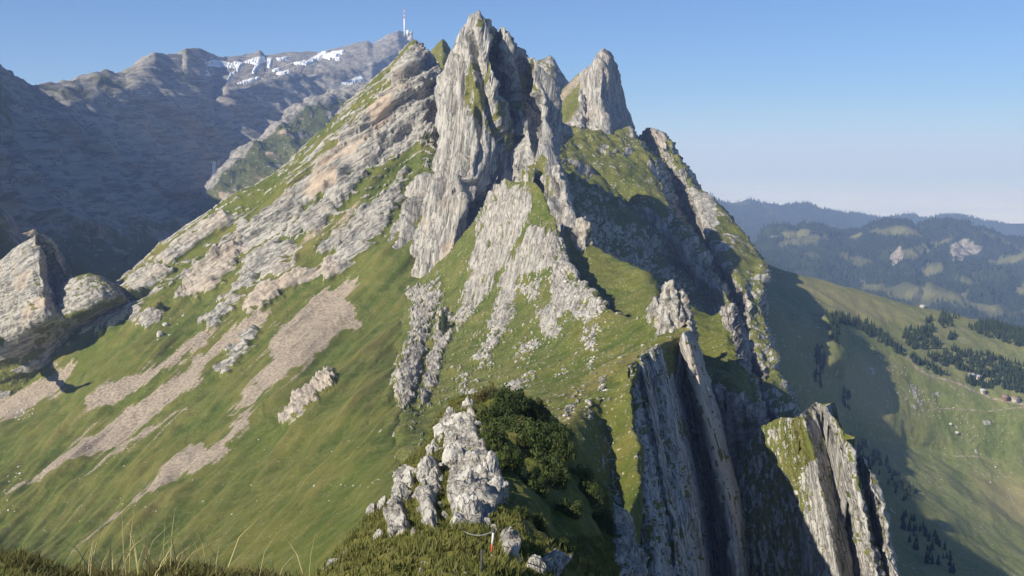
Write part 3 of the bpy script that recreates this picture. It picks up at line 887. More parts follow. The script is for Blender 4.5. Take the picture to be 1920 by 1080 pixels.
def hill(crest, drops, mat, amp, lam, open_polys, rock_polys=(), base_dry=0.0, seed=0, step=1.7):
    r0 = R(crest)
    rows = [np.array([P(c[0], c[1] + dp, c[2] * f) for c in crest]) for dp, f in drops]
    b1 = r0 + np.array((0, 250, -60))
    b2 = r0 + np.array((0, 1300, -500))
    V = loft([b2, b1, r0] + rows, step=step, cap=120)
    N = normals(V)
    px, py = proj(V)
    d = amp * (ridged((V + seed * 911) / lam, 4) - 0.5) * sstep(0, 25, r0dist(px, py, crest) + 6) + amp * 0.25 * fbm(V / (lam * 0.2), 3)
    V2 = V + N * d[..., None]
    n1 = fbm(V / (lam * 0.35) + seed, 4)
    px, py = proj(V2)
    wx, wy = px + 14 * n1, py + 7 * fbm(V / (lam * 0.2) + 7, 4)
    op = polys(wx, wy, open_polys, 1.5) if open_polys else 0 * px
    rk = polys(wx, wy, rock_polys, 2) if rock_polys else 0 * px
    dry = np.clip(np.maximum(op * sstep(-0.75, -0.1, fbm(V / (lam * 0.12), 4)), max(base_dry, 0.45) * sstep(0.36, 0.5, fbm(V / (lam * 0.5) + 3 * seed, 4))), 0, 1)
    return V2, m4(rk * (0.7 + 0.5 * n1), 0 * px, dry, 0 * px), dry + rk

h1 = [(1280, 330, 11000), (1340, 372, 11000), (1362, 380, 11000), (1385, 382, 11000), (1400, 379, 11000), (1415, 377, 11000), (1435, 384, 11000), (1470, 387, 11000), (1510, 383, 11000), (1540, 390, 11000), (1580, 398, 11200), (1620, 404, 11500), (1660, 408, 12000), (1690, 408, 12000), (1715, 404, 12000), (1745, 411, 12000), (1780, 404, 12000), (1800, 404, 12000), (1830, 411, 12000), (1870, 418, 12000), (1900, 425, 12000), (1960, 432, 12000), (2300, 430, 12000)]
V1, M1, O1 = hill(h1, [(25, 0.93), (70, 0.80), (140, 0.70)], MAT_HILL, 110, 1300, [], base_dry=0.35, seed=1)
link("hill", grid_mesh("hill", V1, M1, MAT_HILL), kind="structure", label="farthest blue wooded hill range below the fog sea", cat="hill")
h2 = [(1330, 520, 6200), (1400, 478, 6200), (1425, 455, 6200), (1450, 433, 6200), (1470, 430, 6200), (1500, 431, 6200), (1522, 428, 6200), (1545, 434, 6200), (1570, 442, 6250), (1590, 440, 6300), (1620, 428, 6350), (1655, 417, 6400), (1690, 414, 6450), (1705, 417, 6450), (1725, 430, 6450), (1745, 423, 6600), (1775, 418, 6700), (1800, 422, 6700), (1830, 428, 6700), (1860, 438, 6700), (1890, 447, 6700), (1960, 455, 6700), (2300, 460, 6700)]
V2_, M2, O2 = hill(h2, [(22, 0.97), (65, 0.88), (120, 0.76), (190, 0.62), (270, 0.50)], MAT_HILL, 190, 800,
             [[(1470, 432), (1520, 430), (1515, 445), (1480, 447)], [(1455, 455), (1500, 447), (1545, 440), (1560, 450), (1500, 460), (1460, 462)], [(1580, 445), (1610, 435), (1612, 446), (1585, 450)],
              [(1625, 435), (1680, 420), (1720, 432), (1735, 445), (1660, 443)], [(1690, 470), (1780, 440), (1790, 445), (1760, 460), (1700, 490)], [(1700, 510), (1770, 490), (1770, 505), (1740, 520)],
              [(1850, 490), (1930, 465), (1930, 485), (1870, 498)], [(1890, 545), (1930, 520), (1930, 560)], [(1610, 530), (1660, 535), (1660, 542), (1620, 540)], [(1690, 545), (1720, 535), (1780, 550), (1780, 565), (1690, 560)],
              [(1780, 555), (1815, 545), (1820, 565), (1870, 575), (1860, 585), (1780, 570)], [(1790, 515), (1840, 530), (1820, 535)]],
             [[(1445, 440), (1468, 442), (1465, 450), (1447, 446)], [(1780, 455), (1810, 445), (1845, 465), (1830, 480), (1795, 490), (1780, 480)], [(1670, 480), (1695, 455), (1700, 490), (1680, 500)]], seed=2, step=1.7)
link("hill", grid_mesh("hill", V2_, M2, MAT_HILL), kind="structure", label="nearer forested hills with clearings and a pale rock face", cat="hill")

# lowland out to the horizon
gx = np.linspace(-60000, 60000, 100)
gy = np.concatenate([np.linspace(-7000, 16000, 60), np.linspace(18000, 100000, 40)])
GX, GY = np.meshgrid(gx, gy)
GZ = -860 + 60 * fbm(np.stack([GX, GY, 0 * GX], -1) / 5000, 3)
VG = np.stack([GX, GY, GZ], -1)
link("ground", grid_mesh("ground", VG, m4(0 * GX, 0 * GX, 0.3 + 0 * GX, 0 * GX), MAT_HILL), kind="structure", label="wooded lowland far below, reaching the horizon", cat="ground")

gx = np.linspace(-58000, 58000, 300)
gy = np.concatenate([np.linspace(12600, 40000, 180), np.linspace(41000, 99000, 60)])
GX, GY = np.meshgrid(gx, gy)
qn = np.stack([GX / 5000, GY / 2600, 0 * GX], -1)
GZ = -650 + 90 * fbm(qn, 4)
VF = np.stack([GX, GY, GZ], -1)
link("fog_bank", grid_mesh("fog_bank", VF, None, MAT_FOG), kind="stuff", label="white sea of fog over the distant lowland", cat="fog")

# ------------------------------------------------------------------ terrain: near grassy ridge, shoulders and slabs
def ridge():
    rows = [
        [(948, 338, 835), (1003, 345, 792), (1048, 440, 722), (1068, 505, 650), (1110, 548, 570), (1155, 592, 505), (1205, 592, 460), (1250, 585, 425), (1294, 618, 400), (1215, 662, 340), (1182, 705, 300), (1186, 800, 268), (1202, 900, 238), (1172, 985, 205)],
        [(925, 365, 840), (970, 380, 795), (1005, 470, 718), (1030, 535, 645), (1060, 590, 565), (1100, 630, 498), (1145, 645, 448), (1190, 645, 405), (1230, 650, 370), (1160, 705, 325), (1132, 745, 292), (1135, 830, 268), (1145, 920, 240), (1120, 1000, 205)],
        [(885, 420, 850), (925, 440, 805), (955, 530, 720), (975, 590, 640), (1000, 645, 560), (1035, 680, 488), (1070, 695, 430), (1100, 705, 380), (1115, 720, 335), (1080, 760, 290), (1060, 800, 252), (1060, 870, 220), (1065, 950, 190), (1050, 1030, 165)],
        [(835, 480, 862), (855, 525, 805), (865, 605, 712), (875, 655, 628), (892, 705, 545), (915, 742, 468), (935, 762, 402), (950, 775, 345), (960, 795, 292), (960, 825, 244), (960, 860, 205), (960, 910, 168), (955, 980, 138), (945, 1050, 118)],
        [(790, 520, 868), (800, 570, 790), (800, 645, 690), (800, 700, 602), (805, 750, 514), (815, 790, 440), (825, 815, 380), (835, 830, 326), (840, 850, 276), (840, 880, 229), (835, 915, 190), (830, 960, 155), (820, 1020, 128), (810, 1080, 110)],
        [(752, 548, 864), (752, 610, 765), (745, 690, 622), (745, 745, 528), (745, 800, 440), (745, 845, 372), (745, 880, 315), (745, 910, 272), (740, 940, 236), (735, 970, 200), (725, 1000, 168), (710, 1040, 138), (700, 1100, 113), (690, 1160, 98)],
    ]
    W = [R(r) for r in rows]
    b1 = W[0] + np.array((0.5, 2, -6))
    b2 = W[0] + np.array((0, 10, -160))
    far_k = (W[-1][:, 1:2] / 400)
    W.append(W[-1] + np.array((-2.5, 4, -22)) * far_k)
    V = loft([b2, b1] + W, step=1.55, cap=120)
    N = normals(blur3(V, 4))
    px, py = proj(V)
    n1 = fbm(V / 30, 4)
    n2 = fbm(V / 7, 4)
    run = (-0.15, -0.83, -0.55)
    q = along(V, run, 40, 3.4)
    fl = ridged(q, 4)
    wx, wy = px + 9 * n1 + 3 * n2, py + 9 * fbm(V / 20 + 2, 3)
    core = polys(wx, wy, [
        [(955, 470), (985, 515), (962, 580), (932, 650), (914, 650), (936, 560)],
        [(1044, 440), (1066, 505), (1062, 600), (1042, 604)],
        [(828, 560), (852, 600), (832, 680), (802, 765), (784, 765), (806, 680)],
        [(1052, 445), (1075, 440), (1090, 520), (1070, 515)],
        [(930, 350), (990, 350), (1000, 375), (985, 420), (960, 470), (930, 520), (900, 560), (880, 600), (860, 620), (850, 600), (870, 560), (890, 500), (900, 440), (915, 400)],
        [(1000, 420), (1045, 445), (1050, 480), (1020, 500), (985, 520), (960, 540), (975, 490)],
        [(780, 570), (820, 560), (800, 640), (790, 700), (770, 760), (750, 770), (745, 720), (760, 650)],
        [(740, 540), (800, 530), (830, 520), (820, 570), (790, 580)],
    ], 10)
    scat = polys(wx, wy, [
        [(1040, 490), (1055, 480), (1062, 520), (1060, 570), (1045, 575)],
        [(1055, 535), (1085, 525), (1130, 570), (1135, 590), (1100, 610), (1060, 585)],
        [(1100, 615), (1130, 615), (1120, 655), (1100, 660)],
        [(965, 655), (1005, 630), (1015, 645), (990, 675), (965, 675)],
        [(1010, 590), (1040, 580), (1050, 630), (1020, 640)],
        [(900, 640), (930, 625), (925, 680), (895, 695)],
        [(930, 720), (960, 715), (1000, 690), (1010, 700), (970, 740)],
        [(1100, 670), (1120, 665), (1115, 690), (1095, 700)],
        [(1030, 700), (1060, 690), (1050, 705)],
        [(1120, 705), (1138, 705), (1138, 760), (1125, 755)],
        [(1100, 755), (1112, 750), (1116, 785), (1098, 790)],
        [(1055, 780), (1085, 735), (1095, 730), (1070, 790)],
        [(860, 700), (890, 690), (880, 780), (865, 790)],
        [(930, 560), (960, 540), (970, 560), (935, 600)],
        [(985, 540), (1010, 520), (1020, 550), (990, 570)],
        [(1150, 870), (1162, 900), (1165, 960), (1152, 940)],
    ], 9)
    speck = sstep(0.50, 0.62, fbm(along(V, run, 9, 2.6), 3) + 0.25 * n1)
    cover = np.clip(0.95 * core + 0.62 * scat + 0.20 * sstep(720, 560, py) * sstep(860, 900, px), 0, 1)
    rk = sstep(0.30, 0.44, cover * 0.63 + 0.95 * (fl - 0.62) + 0.16 * n2 - 0.03)
    rk = rk * sstep(0.05, 0.2, cover + 0.02)
    rk = np.maximum(rk, 0.85 * speck * sstep(150, 260, V[..., 1]))
    d = 2.4 * n1 + 0.5 * n2 + 1.7 * blur(rk, 1) * (0.4 + fl) * np.clip(V[..., 1] / 600, 0.25, 1)
    d = d + 1.0 * core * (ridged(along(V, run, 60, 10), 3) - 0.5) * 5
    d = d * (0.4 + 0.6 * sstep(0, 20, np.abs(px - 1180) + 0 * py)) * np.clip(V[..., 1] / 400, 0.2, 1)
    V2 = V + N * d[..., None]
    V2[..., 0] += 2.0 * fbm(V / 14 + 11, 5, gain=0.65) * np.clip(V[..., 1] / 300, 0.3, 1.2) * sstep(950, 1100, px)
    dry = np.clip(0.15 + 0.4 * n1 + 0.35 * fbm(along(V, run, 60, 8), 3), 0, 0.9)
    dry = np.maximum(dry, 0.75 * line_mask(px, py, [(1290, 622), (1220, 650), (1160, 680), (1110, 715), (1080, 750), (1060, 790)], 16) * sstep(-0.3, 0.2, n1))
    path = np.maximum(line_mask(px, py, [(655, 515), (700, 540), (740, 558), (785, 560)], 2.0), line_mask(px, py, [(760, 640), (742, 680), (748, 700), (745, 760), (770, 775)], 2.0))
    return grid_mesh("grass_ridge", V2, m4(rk, 0.9 * path, dry, 0.10 * core), MAT_RIDGE), V2

me, V_RIDGE = ridge()
RIDGE = link("grass_ridge", me, kind="structure", label="narrow green ridge strewn with white limestone leading to the tower", cat="ridge")

def shoulder(rows, name, label, rockpoly, mat=MAT_RIDGE, back=(40, 60, -160), amp=3.0):
    W = [R(r) for r in rows]
    b1 = W[0] + np.array(back) * 0.12
    b2 = W[0] + np.array(back)
    V = loft([b2, b1] + W, step=1.7, cap=90)
    N = normals(blur3(V, 3))
    px, py = proj(V)
    n1 = fbm(V / 24, 4)
    n2 = fbm(V / 6, 4)
    wx, wy = px + 5 * n1, py + 5 * n2
    rk = polys(wx, wy, rockpoly, 7) if rockpoly else 0 * px
    fl = ridged(along(V, (0.1, -0.1, -1), 34, 5), 4)
    d = amp * 0.7 * n1 + 0.7 * n2 + rk * amp * 2.2 * (fl - 0.5)
    V2 = V + N * d[..., None]
    rk = rk * sstep(0.0, 0.35, fl - 0.25 + 0.3 * n2)
    link(name, grid_mesh(name, V2, m4(rk, 0 * rk, np.clip(0.15 + 0.3 * n1, 0, 1), 0.1 * rk), mat), kind="structure", label=label, cat="ridge")
    return V2

shoulder([
    [(1060, 425, 780), (1085, 442, 770), (1112, 462, 755), (1150, 482, 735), (1185, 494, 715), (1205, 503, 700), (1226, 525, 680), (1242, 552, 660), (1252, 590, 640)],
    [(1055, 480, 730), (1080, 500, 720), (1105, 515, 705), (1140, 530, 690), (1170, 540, 675), (1195, 550, 655), (1215, 562, 635), (1232, 575, 615), (1245, 605, 600)],
    [(1060, 560, 680), (1090, 570, 660), (1115, 580, 645), (1145, 595, 630), (1170, 605, 615), (1195, 615, 600), (1215, 620, 585), (1230, 630, 570), (1245, 650, 560)],
    [(1070, 680, 620), (1100, 680, 600), (1130, 680, 590), (1155, 690, 575), (1180, 700, 560), (1200, 705, 545), (1220, 710, 530), (1240, 720, 520), (1255, 740, 510)],
], "grass_shoulder", "smooth green shoulder behind the ridge crest, before the dark cliffs", [[(1060, 420), (1085, 410), (1105, 440), (1100, 480), (1080, 470)]])

shoulder([
    [(1262, 548, 560), (1285, 565, 555), (1310, 584, 545), (1332, 590, 540), (1350, 582, 535), (1368, 574, 530), (1380, 600, 520), (1392, 640, 505), (1398, 690, 490)],
    [(1265, 590, 520), (1290, 600, 515), (1310, 615, 505), (1330, 622, 500), (1345, 622, 495), (1360, 622, 490), (1375, 645, 480), (1388, 680, 465), (1402, 720, 455)],
    [(1275, 650, 480), (1295, 660, 472), (1315, 672, 465), (1332, 680, 460), (1350, 682, 455), (1366, 686, 450), (1382, 702, 442), (1398, 728, 430), (1415, 765, 420)],
    [(1300, 715, 445), (1315, 715, 438), (1330, 718, 430), (1345, 722, 428), (1360, 726, 425), (1378, 735, 418), (1396, 750, 412), (1415, 775, 405), (1440, 810, 398)],
    [(1310, 800, 435), (1330, 800, 428), (1350, 805, 422), (1370, 810, 418), (1390, 815, 414), (1410, 825, 408), (1430, 840, 402), (1450, 860, 396), (1475, 880, 388)],
    [(1320, 1000, 425), (1345, 1000, 420), (1370, 1000, 414), (1395, 1000, 410), (1420, 1000, 405), (1440, 1000, 400), (1460, 1000, 395), (1480, 1010, 388), (1500, 1030, 380)],
], "grass_shoulder", "green shoulder right of the pinnacle with grey rock below its edge",
    [[(1350, 580), (1372, 572), (1400, 640), (1402, 700), (1385, 690), (1372, 640), (1355, 610)], [(1300, 730), (1350, 722), (1420, 760), (1480, 860), (1510, 1040), (1300, 1040), (1320, 850)]], back=(50, 90, -200), amp=4)

def slab(cols, name, label, mats, back, prof=None, green=(), tintp=(), cracks=(), crackscale=2.2, amp=1.0, step=1.5, run=(0.14, -0.45, -0.9), dark=()):
    rows = T([R(c) for c in cols])
    V = loft(rows, step=step, su=False, cap=400)
    V = blur3(V, 1)
    N = normals(blur3(V, 3))
    px, py = proj(V)
    n1 = fbm(V / 14, 4)
    n2 = fbm(V / 2.6, 4)
    a = along(V, run, 46, crackscale)
    fl = ridged(a, 4)
    fl2 = ridged(along(V, run, 70, crackscale * 3.2), 3)
    tb = along(V, run, 1, 1)
    u = np.linspace(0, 1, V.shape[1])[None, :] + 0 * px
    L = np.linalg.norm(np.diff(V, axis=1), axis=-1).sum(1).mean()
    tu_ = np.linspace(0, 1, V.shape[1])
    bd = beds(u * L / (crackscale * 1.5) + 0.35 * n1, 0.25, 5)
    d = amp * (2.6 * (fl2 - 0.55) + 1.3 * (fl - 0.55) + 1.6 * (bd - 0.5)) + 0.45 * amp * n2
    edge = np.minimum(sstep(0, 12, (py - py[0:1])), 1)
    d = d * (0.3 + 0.7 * edge)
    ck = 0 * px
    ncol = len(cols) - 1
    for (ci, wd) in cracks:
        dd = np.abs(u - ci / ncol + 0.010 * n1 + 0.003 * n2) * L
        ck = np.maximum(ck, 1 - sstep(0.35 * wd, wd, dd))
    d = d - 3.0 * amp * ck
    V2 = V + N * d[..., None]
    b0 = V2[:1] + np.array(back) * 0.08
    b1 = V2[:1] + np.array(back) * 0.4
    b2 = V2[:1] + np.array(back)
    V3 = np.concatenate([b2, b1, b0, V2], 0)
    px3, py3 = proj(V3)
    n13 = fbm(V3 / 9, 4)
    n23 = fbm(along(V3, run, 7, 1.4), 4)
    N3 = normals(V3)
    wx, wy = px3 + 5 * n13, py3 + 7 * n23
    g = polys(wx, wy, green, 6) if green else 0 * px3
    tuft = sstep(0.30, 0.42, n23 + 0.2 * n13 + 0.22 * sstep(0.3, 0.7, N3[..., 2]))
    ck3 = np.concatenate([ck[:1], ck[:1], ck[:1], ck], 0)
    rk = np.clip(1 - g - 0.8 * tuft - 0.9 * ck3 * sstep(-0.5, 0.2, n23), 0, 1)
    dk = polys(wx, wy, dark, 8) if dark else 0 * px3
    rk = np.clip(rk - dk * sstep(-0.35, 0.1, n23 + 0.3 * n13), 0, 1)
    tn = polys(wx, wy, tintp, 8) if tintp else 0 * px3
    return link(name, grid_mesh(name, V3, m4(rk, 0 * rk, 0.25 + 0.3 * n13, tn), mats), kind="structure", label=label, cat="cliff")

slab([
    [(1150, 704, 318), (1160, 830, 284), (1175, 950, 258), (1185, 1130, 236), (1200, 1400, 216)],
    [(1176, 690, 306), (1190, 830, 272), (1212, 950, 248), (1238, 1130, 230), (1260, 1400, 212)],
    [(1184, 684, 309), (1206, 830, 282), (1228, 950, 260), (1252, 1130, 242), (1280, 1400, 224)],
    [(1192, 676, 325), (1216, 830, 302), (1240, 950, 282), (1262, 1130, 262), (1290, 1400, 242)],
    [(1202, 668, 324), (1234, 830, 300), (1256, 950, 280), (1280, 1130, 260), (1310, 1400, 244)],
    [(1210, 662, 342), (1240, 830, 322), (1266, 950, 304), (1290, 1130, 288), (1320, 1400, 268)],
    [(1226, 652, 346), (1264, 830, 326), (1286, 950, 310), (1308, 1130, 294), (1340, 1400, 277)],
    [(1234, 644, 360), (1272, 830, 346), (1296, 950, 332), (1318, 1130, 318), (1350, 1400, 300)],
    [(1252, 640, 380), (1296, 830, 372), (1318, 950, 360), (1340, 1130, 346), (1370, 1400, 330)],
    [(1264, 636, 398), (1312, 830, 388), (1332, 950, 376), (1352, 1130, 360), (1385, 1400, 345)],
    [(1280, 624, 372), (1336, 830, 356), (1364, 950, 344), (1390, 1130, 330), (1420, 1400, 315)],
    [(1292, 618, 376), (1352, 830, 362), (1380, 950, 350), (1400, 1130, 336), (1430, 1400, 322)],
    [(1300, 626, 420), (1362, 830, 410), (1388, 950, 400), (1406, 1130, 390), (1436, 1400, 380)],
], "rock_cliff", "upright grey rock slabs with a sunlit beige rib below the ridge crest", MAT_SLAB, (-7, 5, -70),
    green=[[(1110, 650), (1178, 680), (1190, 760), (1196, 830), (1175, 830), (1150, 940), (1110, 900)]],
    cracks=[(1.5, 1.6), (2.6, 1.3), (3.4, 1.6), (4.6, 1.4), (5.5, 1.7), (6.6, 1.5), (7.5, 1.8), (8.6, 1.6)],
    tintp=[[(1285, 640), (1300, 640), (1345, 800), (1375, 920), (1385, 1000), (1370, 960), (1330, 850)]])

slab([
    [(1376, 900, 401), (1380, 960, 387), (1385, 1020, 377), (1390, 1130, 364), (1400, 1400, 347)],
    [(1392, 842, 401), (1396, 930, 385), (1400, 1010, 374), (1408, 1130, 361), (1420, 1400, 345)],
    [(1425, 800, 394), (1430, 900, 380), (1436, 1000, 367), (1446, 1130, 354), (1460, 1400, 336)],
    [(1465, 782, 385), (1474, 880, 372), (1486, 990, 358), (1500, 1130, 345), (1515, 1400, 332)],
    [(1490, 784, 361), (1512, 860, 350), (1534, 980, 336), (1552, 1130, 322), (1570, 1400, 308)],
    [(1502, 776, 350), (1524, 860, 339), (1550, 980, 325), (1575, 1130, 312), (1592, 1400, 298)],
    [(1512, 768, 359), (1540, 860, 348), (1566, 980, 335), (1590, 1130, 322), (1606, 1400, 309)],
    [(1530, 753, 372), (1566, 860, 362), (1590, 980, 350), (1612, 1130, 336), (1630, 1400, 322)],
    [(1546, 758, 356), (1580, 870, 346), (1606, 990, 334), (1628, 1130, 320), (1644, 1400, 306)],
    [(1570, 790, 340), (1592, 880, 331), (1618, 1000, 320), (1638, 1130, 307), (1654, 1400, 294)],
    [(1597, 838, 326), (1604, 900, 318), (1630, 1010, 307), (1652, 1130, 295), (1668, 1400, 282)],
    [(1601, 866, 366), (1612, 920, 356), (1638, 1020, 342), (1660, 1130, 330), (1676, 1400, 316)],
    [(1616, 852, 340), (1634, 925, 332), (1654, 1020, 321), (1674, 1130, 309), (1688, 1400, 296)],
    [(1636, 900, 322), (1652, 950, 315), (1668, 1030, 304), (1686, 1130, 293), (1700, 1400, 280)],
    [(1641, 905, 400), (1660, 960, 392), (1674, 1040, 380), (1690, 1130, 370), (1704, 1400, 360)],
], "rock_cliff", "pale rock pinnacle slab rising above the shadowed valley at lower right", MAT_SLAB, (12, 70, -170),
    green=[[(1488, 782), (1500, 780), (1526, 840), (1532, 860), (1512, 868), (1496, 830)], [(1565, 780), (1585, 800), (1595, 830), (1580, 825)], [(1606, 856), (1625, 870), (1632, 900), (1615, 890)]],
    cracks=[(1.5, 1.5), (3.5, 2.0), (5.6, 1.8), (6.5, 1.2), (9.6, 1.2), (11.0, 2.0)],
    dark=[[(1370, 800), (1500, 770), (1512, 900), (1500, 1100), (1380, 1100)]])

def pillar(name, crest, depth, base_dy, label, mat, parent=None, width_back=25, tint=0.6, amp=1.5):
    """free-standing rock tooth: crest outline left to right, closed at the back"""
    n = len(crest)
    front = []
    ymax = max(c[1] for c in crest) + base_dy
    K = 5
    cxm = sum(c[0] for c in crest) / n
    for k in range(K + 1):
        f = k / K
        row = []
        for i, (x, y) in enumerate(crest):
            s = i / (n - 1) * 2 - 1
            yy = y + (ymax - y) * f
            bulge = math.sqrt(max(0, 1 - s * s)) * width_back * 0.5
            row.append(P(x + (x - cxm) * 0.18 * f, yy, depth - bulge * (0.35 + 0.65 * f)))
        front.append(np.array(row))
    rear = []
    for k in range(K, -1, -1):
        f = k / K
        row = []
        for i, (x, y) in enumerate(crest):
            s = i / (n - 1) * 2 - 1
            yy = y + (ymax - y) * f
            bulge = math.sqrt(max(0, 1 - s * s)) * width_back * 0.5
            row.append(P(x + (x - cxm) * 0.18 * f, yy, depth + 1 + bulge * (0.35 + 0.65 * f)))
        rear.append(np.array(row))
    V = loft(rear[::-1][::-1][::-1][::-1] and (rear + front)[0:0] or (list(reversed(front)) + list(reversed(rear))), step=1.5, su=False, cap=100)
    N = normals(V)
    # outward = away from the axis
    cen = V.mean((0, 1))
    outw = V - cen
    outw[..., 2] *= 0.3
    sgn = np.sign((N * outw).sum(-1))
    N = N * np.where(sgn == 0, 1, sgn)[..., None]
    s_ = depth / 400
    d = amp * s_ * (3.0 * (ridged(along(V, (0.1, 0, -1), 16 * s_, 4 * s_), 4) - 0.5) + 1.2 * fbm(V / (3 * s_), 3))
    V2 = V + N * d[..., None]
    n1 = fbm(V / (6 * s_), 4)
    px, py = proj(V2)
    rk = np.clip(1 - 0.8 * sstep(0.35, 0.55, n1 + 0.2 * sstep(0.5, 1, (py - py.min()) / max(1, np.ptp(py)))), 0, 1)
    return link(name, grid_mesh(name, V2, m4(rk, 0 * rk, 0.3 + 0 * rk, tint * sstep(-0.3, 0.4, n1)), mat), parent=parent, label=label, cat="rock")

pillar("rock_pinnacle", [(1238, 615), (1241, 580), (1243, 550), (1248, 535), (1255, 530), (1264, 535), (1272, 545), (1280, 552), (1285, 570), (1290, 590), (1298, 618)], 412, 25, "beige rock pinnacle standing on the ridge crest", MAT_RIDGE, tint=0.55)
pillar("rock_pinnacle", [(1219, 590), (1222, 575), (1228, 562), (1232, 562), (1234, 580), (1236, 595)], 430, 12, "small narrow rock tooth left of the beige pinnacle", MAT_RIDGE, width_back=12, tint=0.3)
pillar("rock_pinnacle", [(1076, 450), (1082, 428), (1088, 414), (1097, 410), (1103, 418), (1107, 445), (1108, 470)], 760, 14, "blunt brown rock stub beside the shaded cliffs", MAT_TOWER, width_back=30, tint=0.5)
def left_spur():
    rows = [
        [(-80, 540, 985), (-40, 512, 980), (-8, 496, 975), (22, 469, 968), (45, 455, 963), (60, 446, 960), (69, 440, 958), (76, 462, 985), (84, 500, 1000), (94, 530, 1000), (104, 544, 985), (118, 530, 970), (140, 518, 960), (165, 513, 955), (188, 518, 955), (208, 528, 962), (224, 540, 970), (240, 556, 990)],
        [(-80, 600, 955), (-40, 575, 950), (-5, 560, 945), (22, 545, 940), (45, 535, 936), (62, 528, 934), (80, 525, 936), (92, 535, 955), (97, 545, 972), (102, 556, 968), (110, 562, 955), (124, 556, 945), (142, 548, 936), (165, 542, 930), (188, 540, 932), (208, 544, 940), (226, 550, 952), (244, 562, 975)],
        [(-80, 665, 930), (-40, 640, 926), (-5, 628, 922), (22, 612, 918), (45, 604, 914), (65, 598, 912), (84, 592, 912), (96, 590, 918), (104, 590, 925), (112, 592, 928), (122, 594, 928), (134, 592, 925), (150, 585, 922), (170, 576, 922), (192, 566, 926), (212, 560, 934), (230, 562, 945), (250, 570, 965)],
        [(-80, 740, 925), (-40, 715, 928), (0, 695, 930), (25, 680, 932), (48, 665, 935), (70, 652, 938), (92, 640, 942), (106, 632, 946), (116, 626, 950), (126, 622, 952), (136, 618, 954), (148, 612, 956), (162, 604, 956), (180, 594, 956), (200, 584, 956), (220, 576, 958), (238, 574, 960), (258, 580, 965)],
        [(-80, 800, 930), (-40, 780, 930), (0, 765, 930), (30, 745, 935), (55, 728, 940), (80, 712, 945), (104, 696, 955), (120, 686, 965), (132, 676, 970), (142, 668, 975), (152, 660, 980), (165, 650, 985), (180, 640, 985), (198, 628, 985), (216, 616, 985), (234, 606, 985), (250, 600, 985), (270, 600, 985)],
    ]
    W = [R(r) for r in rows]
    b1 = W[0] + np.array((8, 14, -8))
    b2 = W[0] + np.array((30, 90, -160))
    V = loft([b2, b1] + W, step=1.5, su=False, cap=90)
    N = normals(blur3(V, 4))
    px, py = proj(V)
    n1, n2 = fbm(V / 26, 4), fbm(V / 6, 4)
    bn = np.array((-0.42, 0.30, 0.85)); bn /= np.linalg.norm(bn)
    tb = V @ bn / 7.0 + 0.5 * n1
    up = sstep(625, 600, py + 0.35 * (px - 60))
    d = (0.35 + 0.65 * up) * (5.5 * (beds(tb, 0.3) - 0.5) + 5.0 * (ridged(along(V, (0.2, 0, -1), 30, 12), 4) - 0.5) + 1.4 * n2)
    d = d * (0.3 + 0.7 * sstep(0, 14, np.abs(py - np.interp(px, [r[0] for r in rows[0]], [r[1] for r in rows[0]]))))
    V2 = V + N * d[..., None]
    N2 = normals(V2)
    rk = np.clip(up + sstep(0.05, 0.35, n1 + 0.4 * (beds(tb, 0.3) - 0.5)), 0, 1) * (1 - 0.8 * sstep(0.72, 0.9, N2[..., 2] + 0.1 * n2))
    tint = up * (0.75 * inpoly(px, py, [(40, 470), (75, 470), (90, 540), (85, 580), (50, 600), (30, 540)], 12) * sstep(-0.2, 0.3, n1) + 0.25 * sstep(0.1, 0.4, n2))
    return grid_mesh("rock_spur", V2, m4(rk, 0 * rk, 0.35 + 0.3 * n1, tint), MAT_BEDDED)

link("rock_spur", left_spur(), kind="structure", label="bedded yellowish rock spur and rounded hump at the left edge of the slope", cat="rock spur")

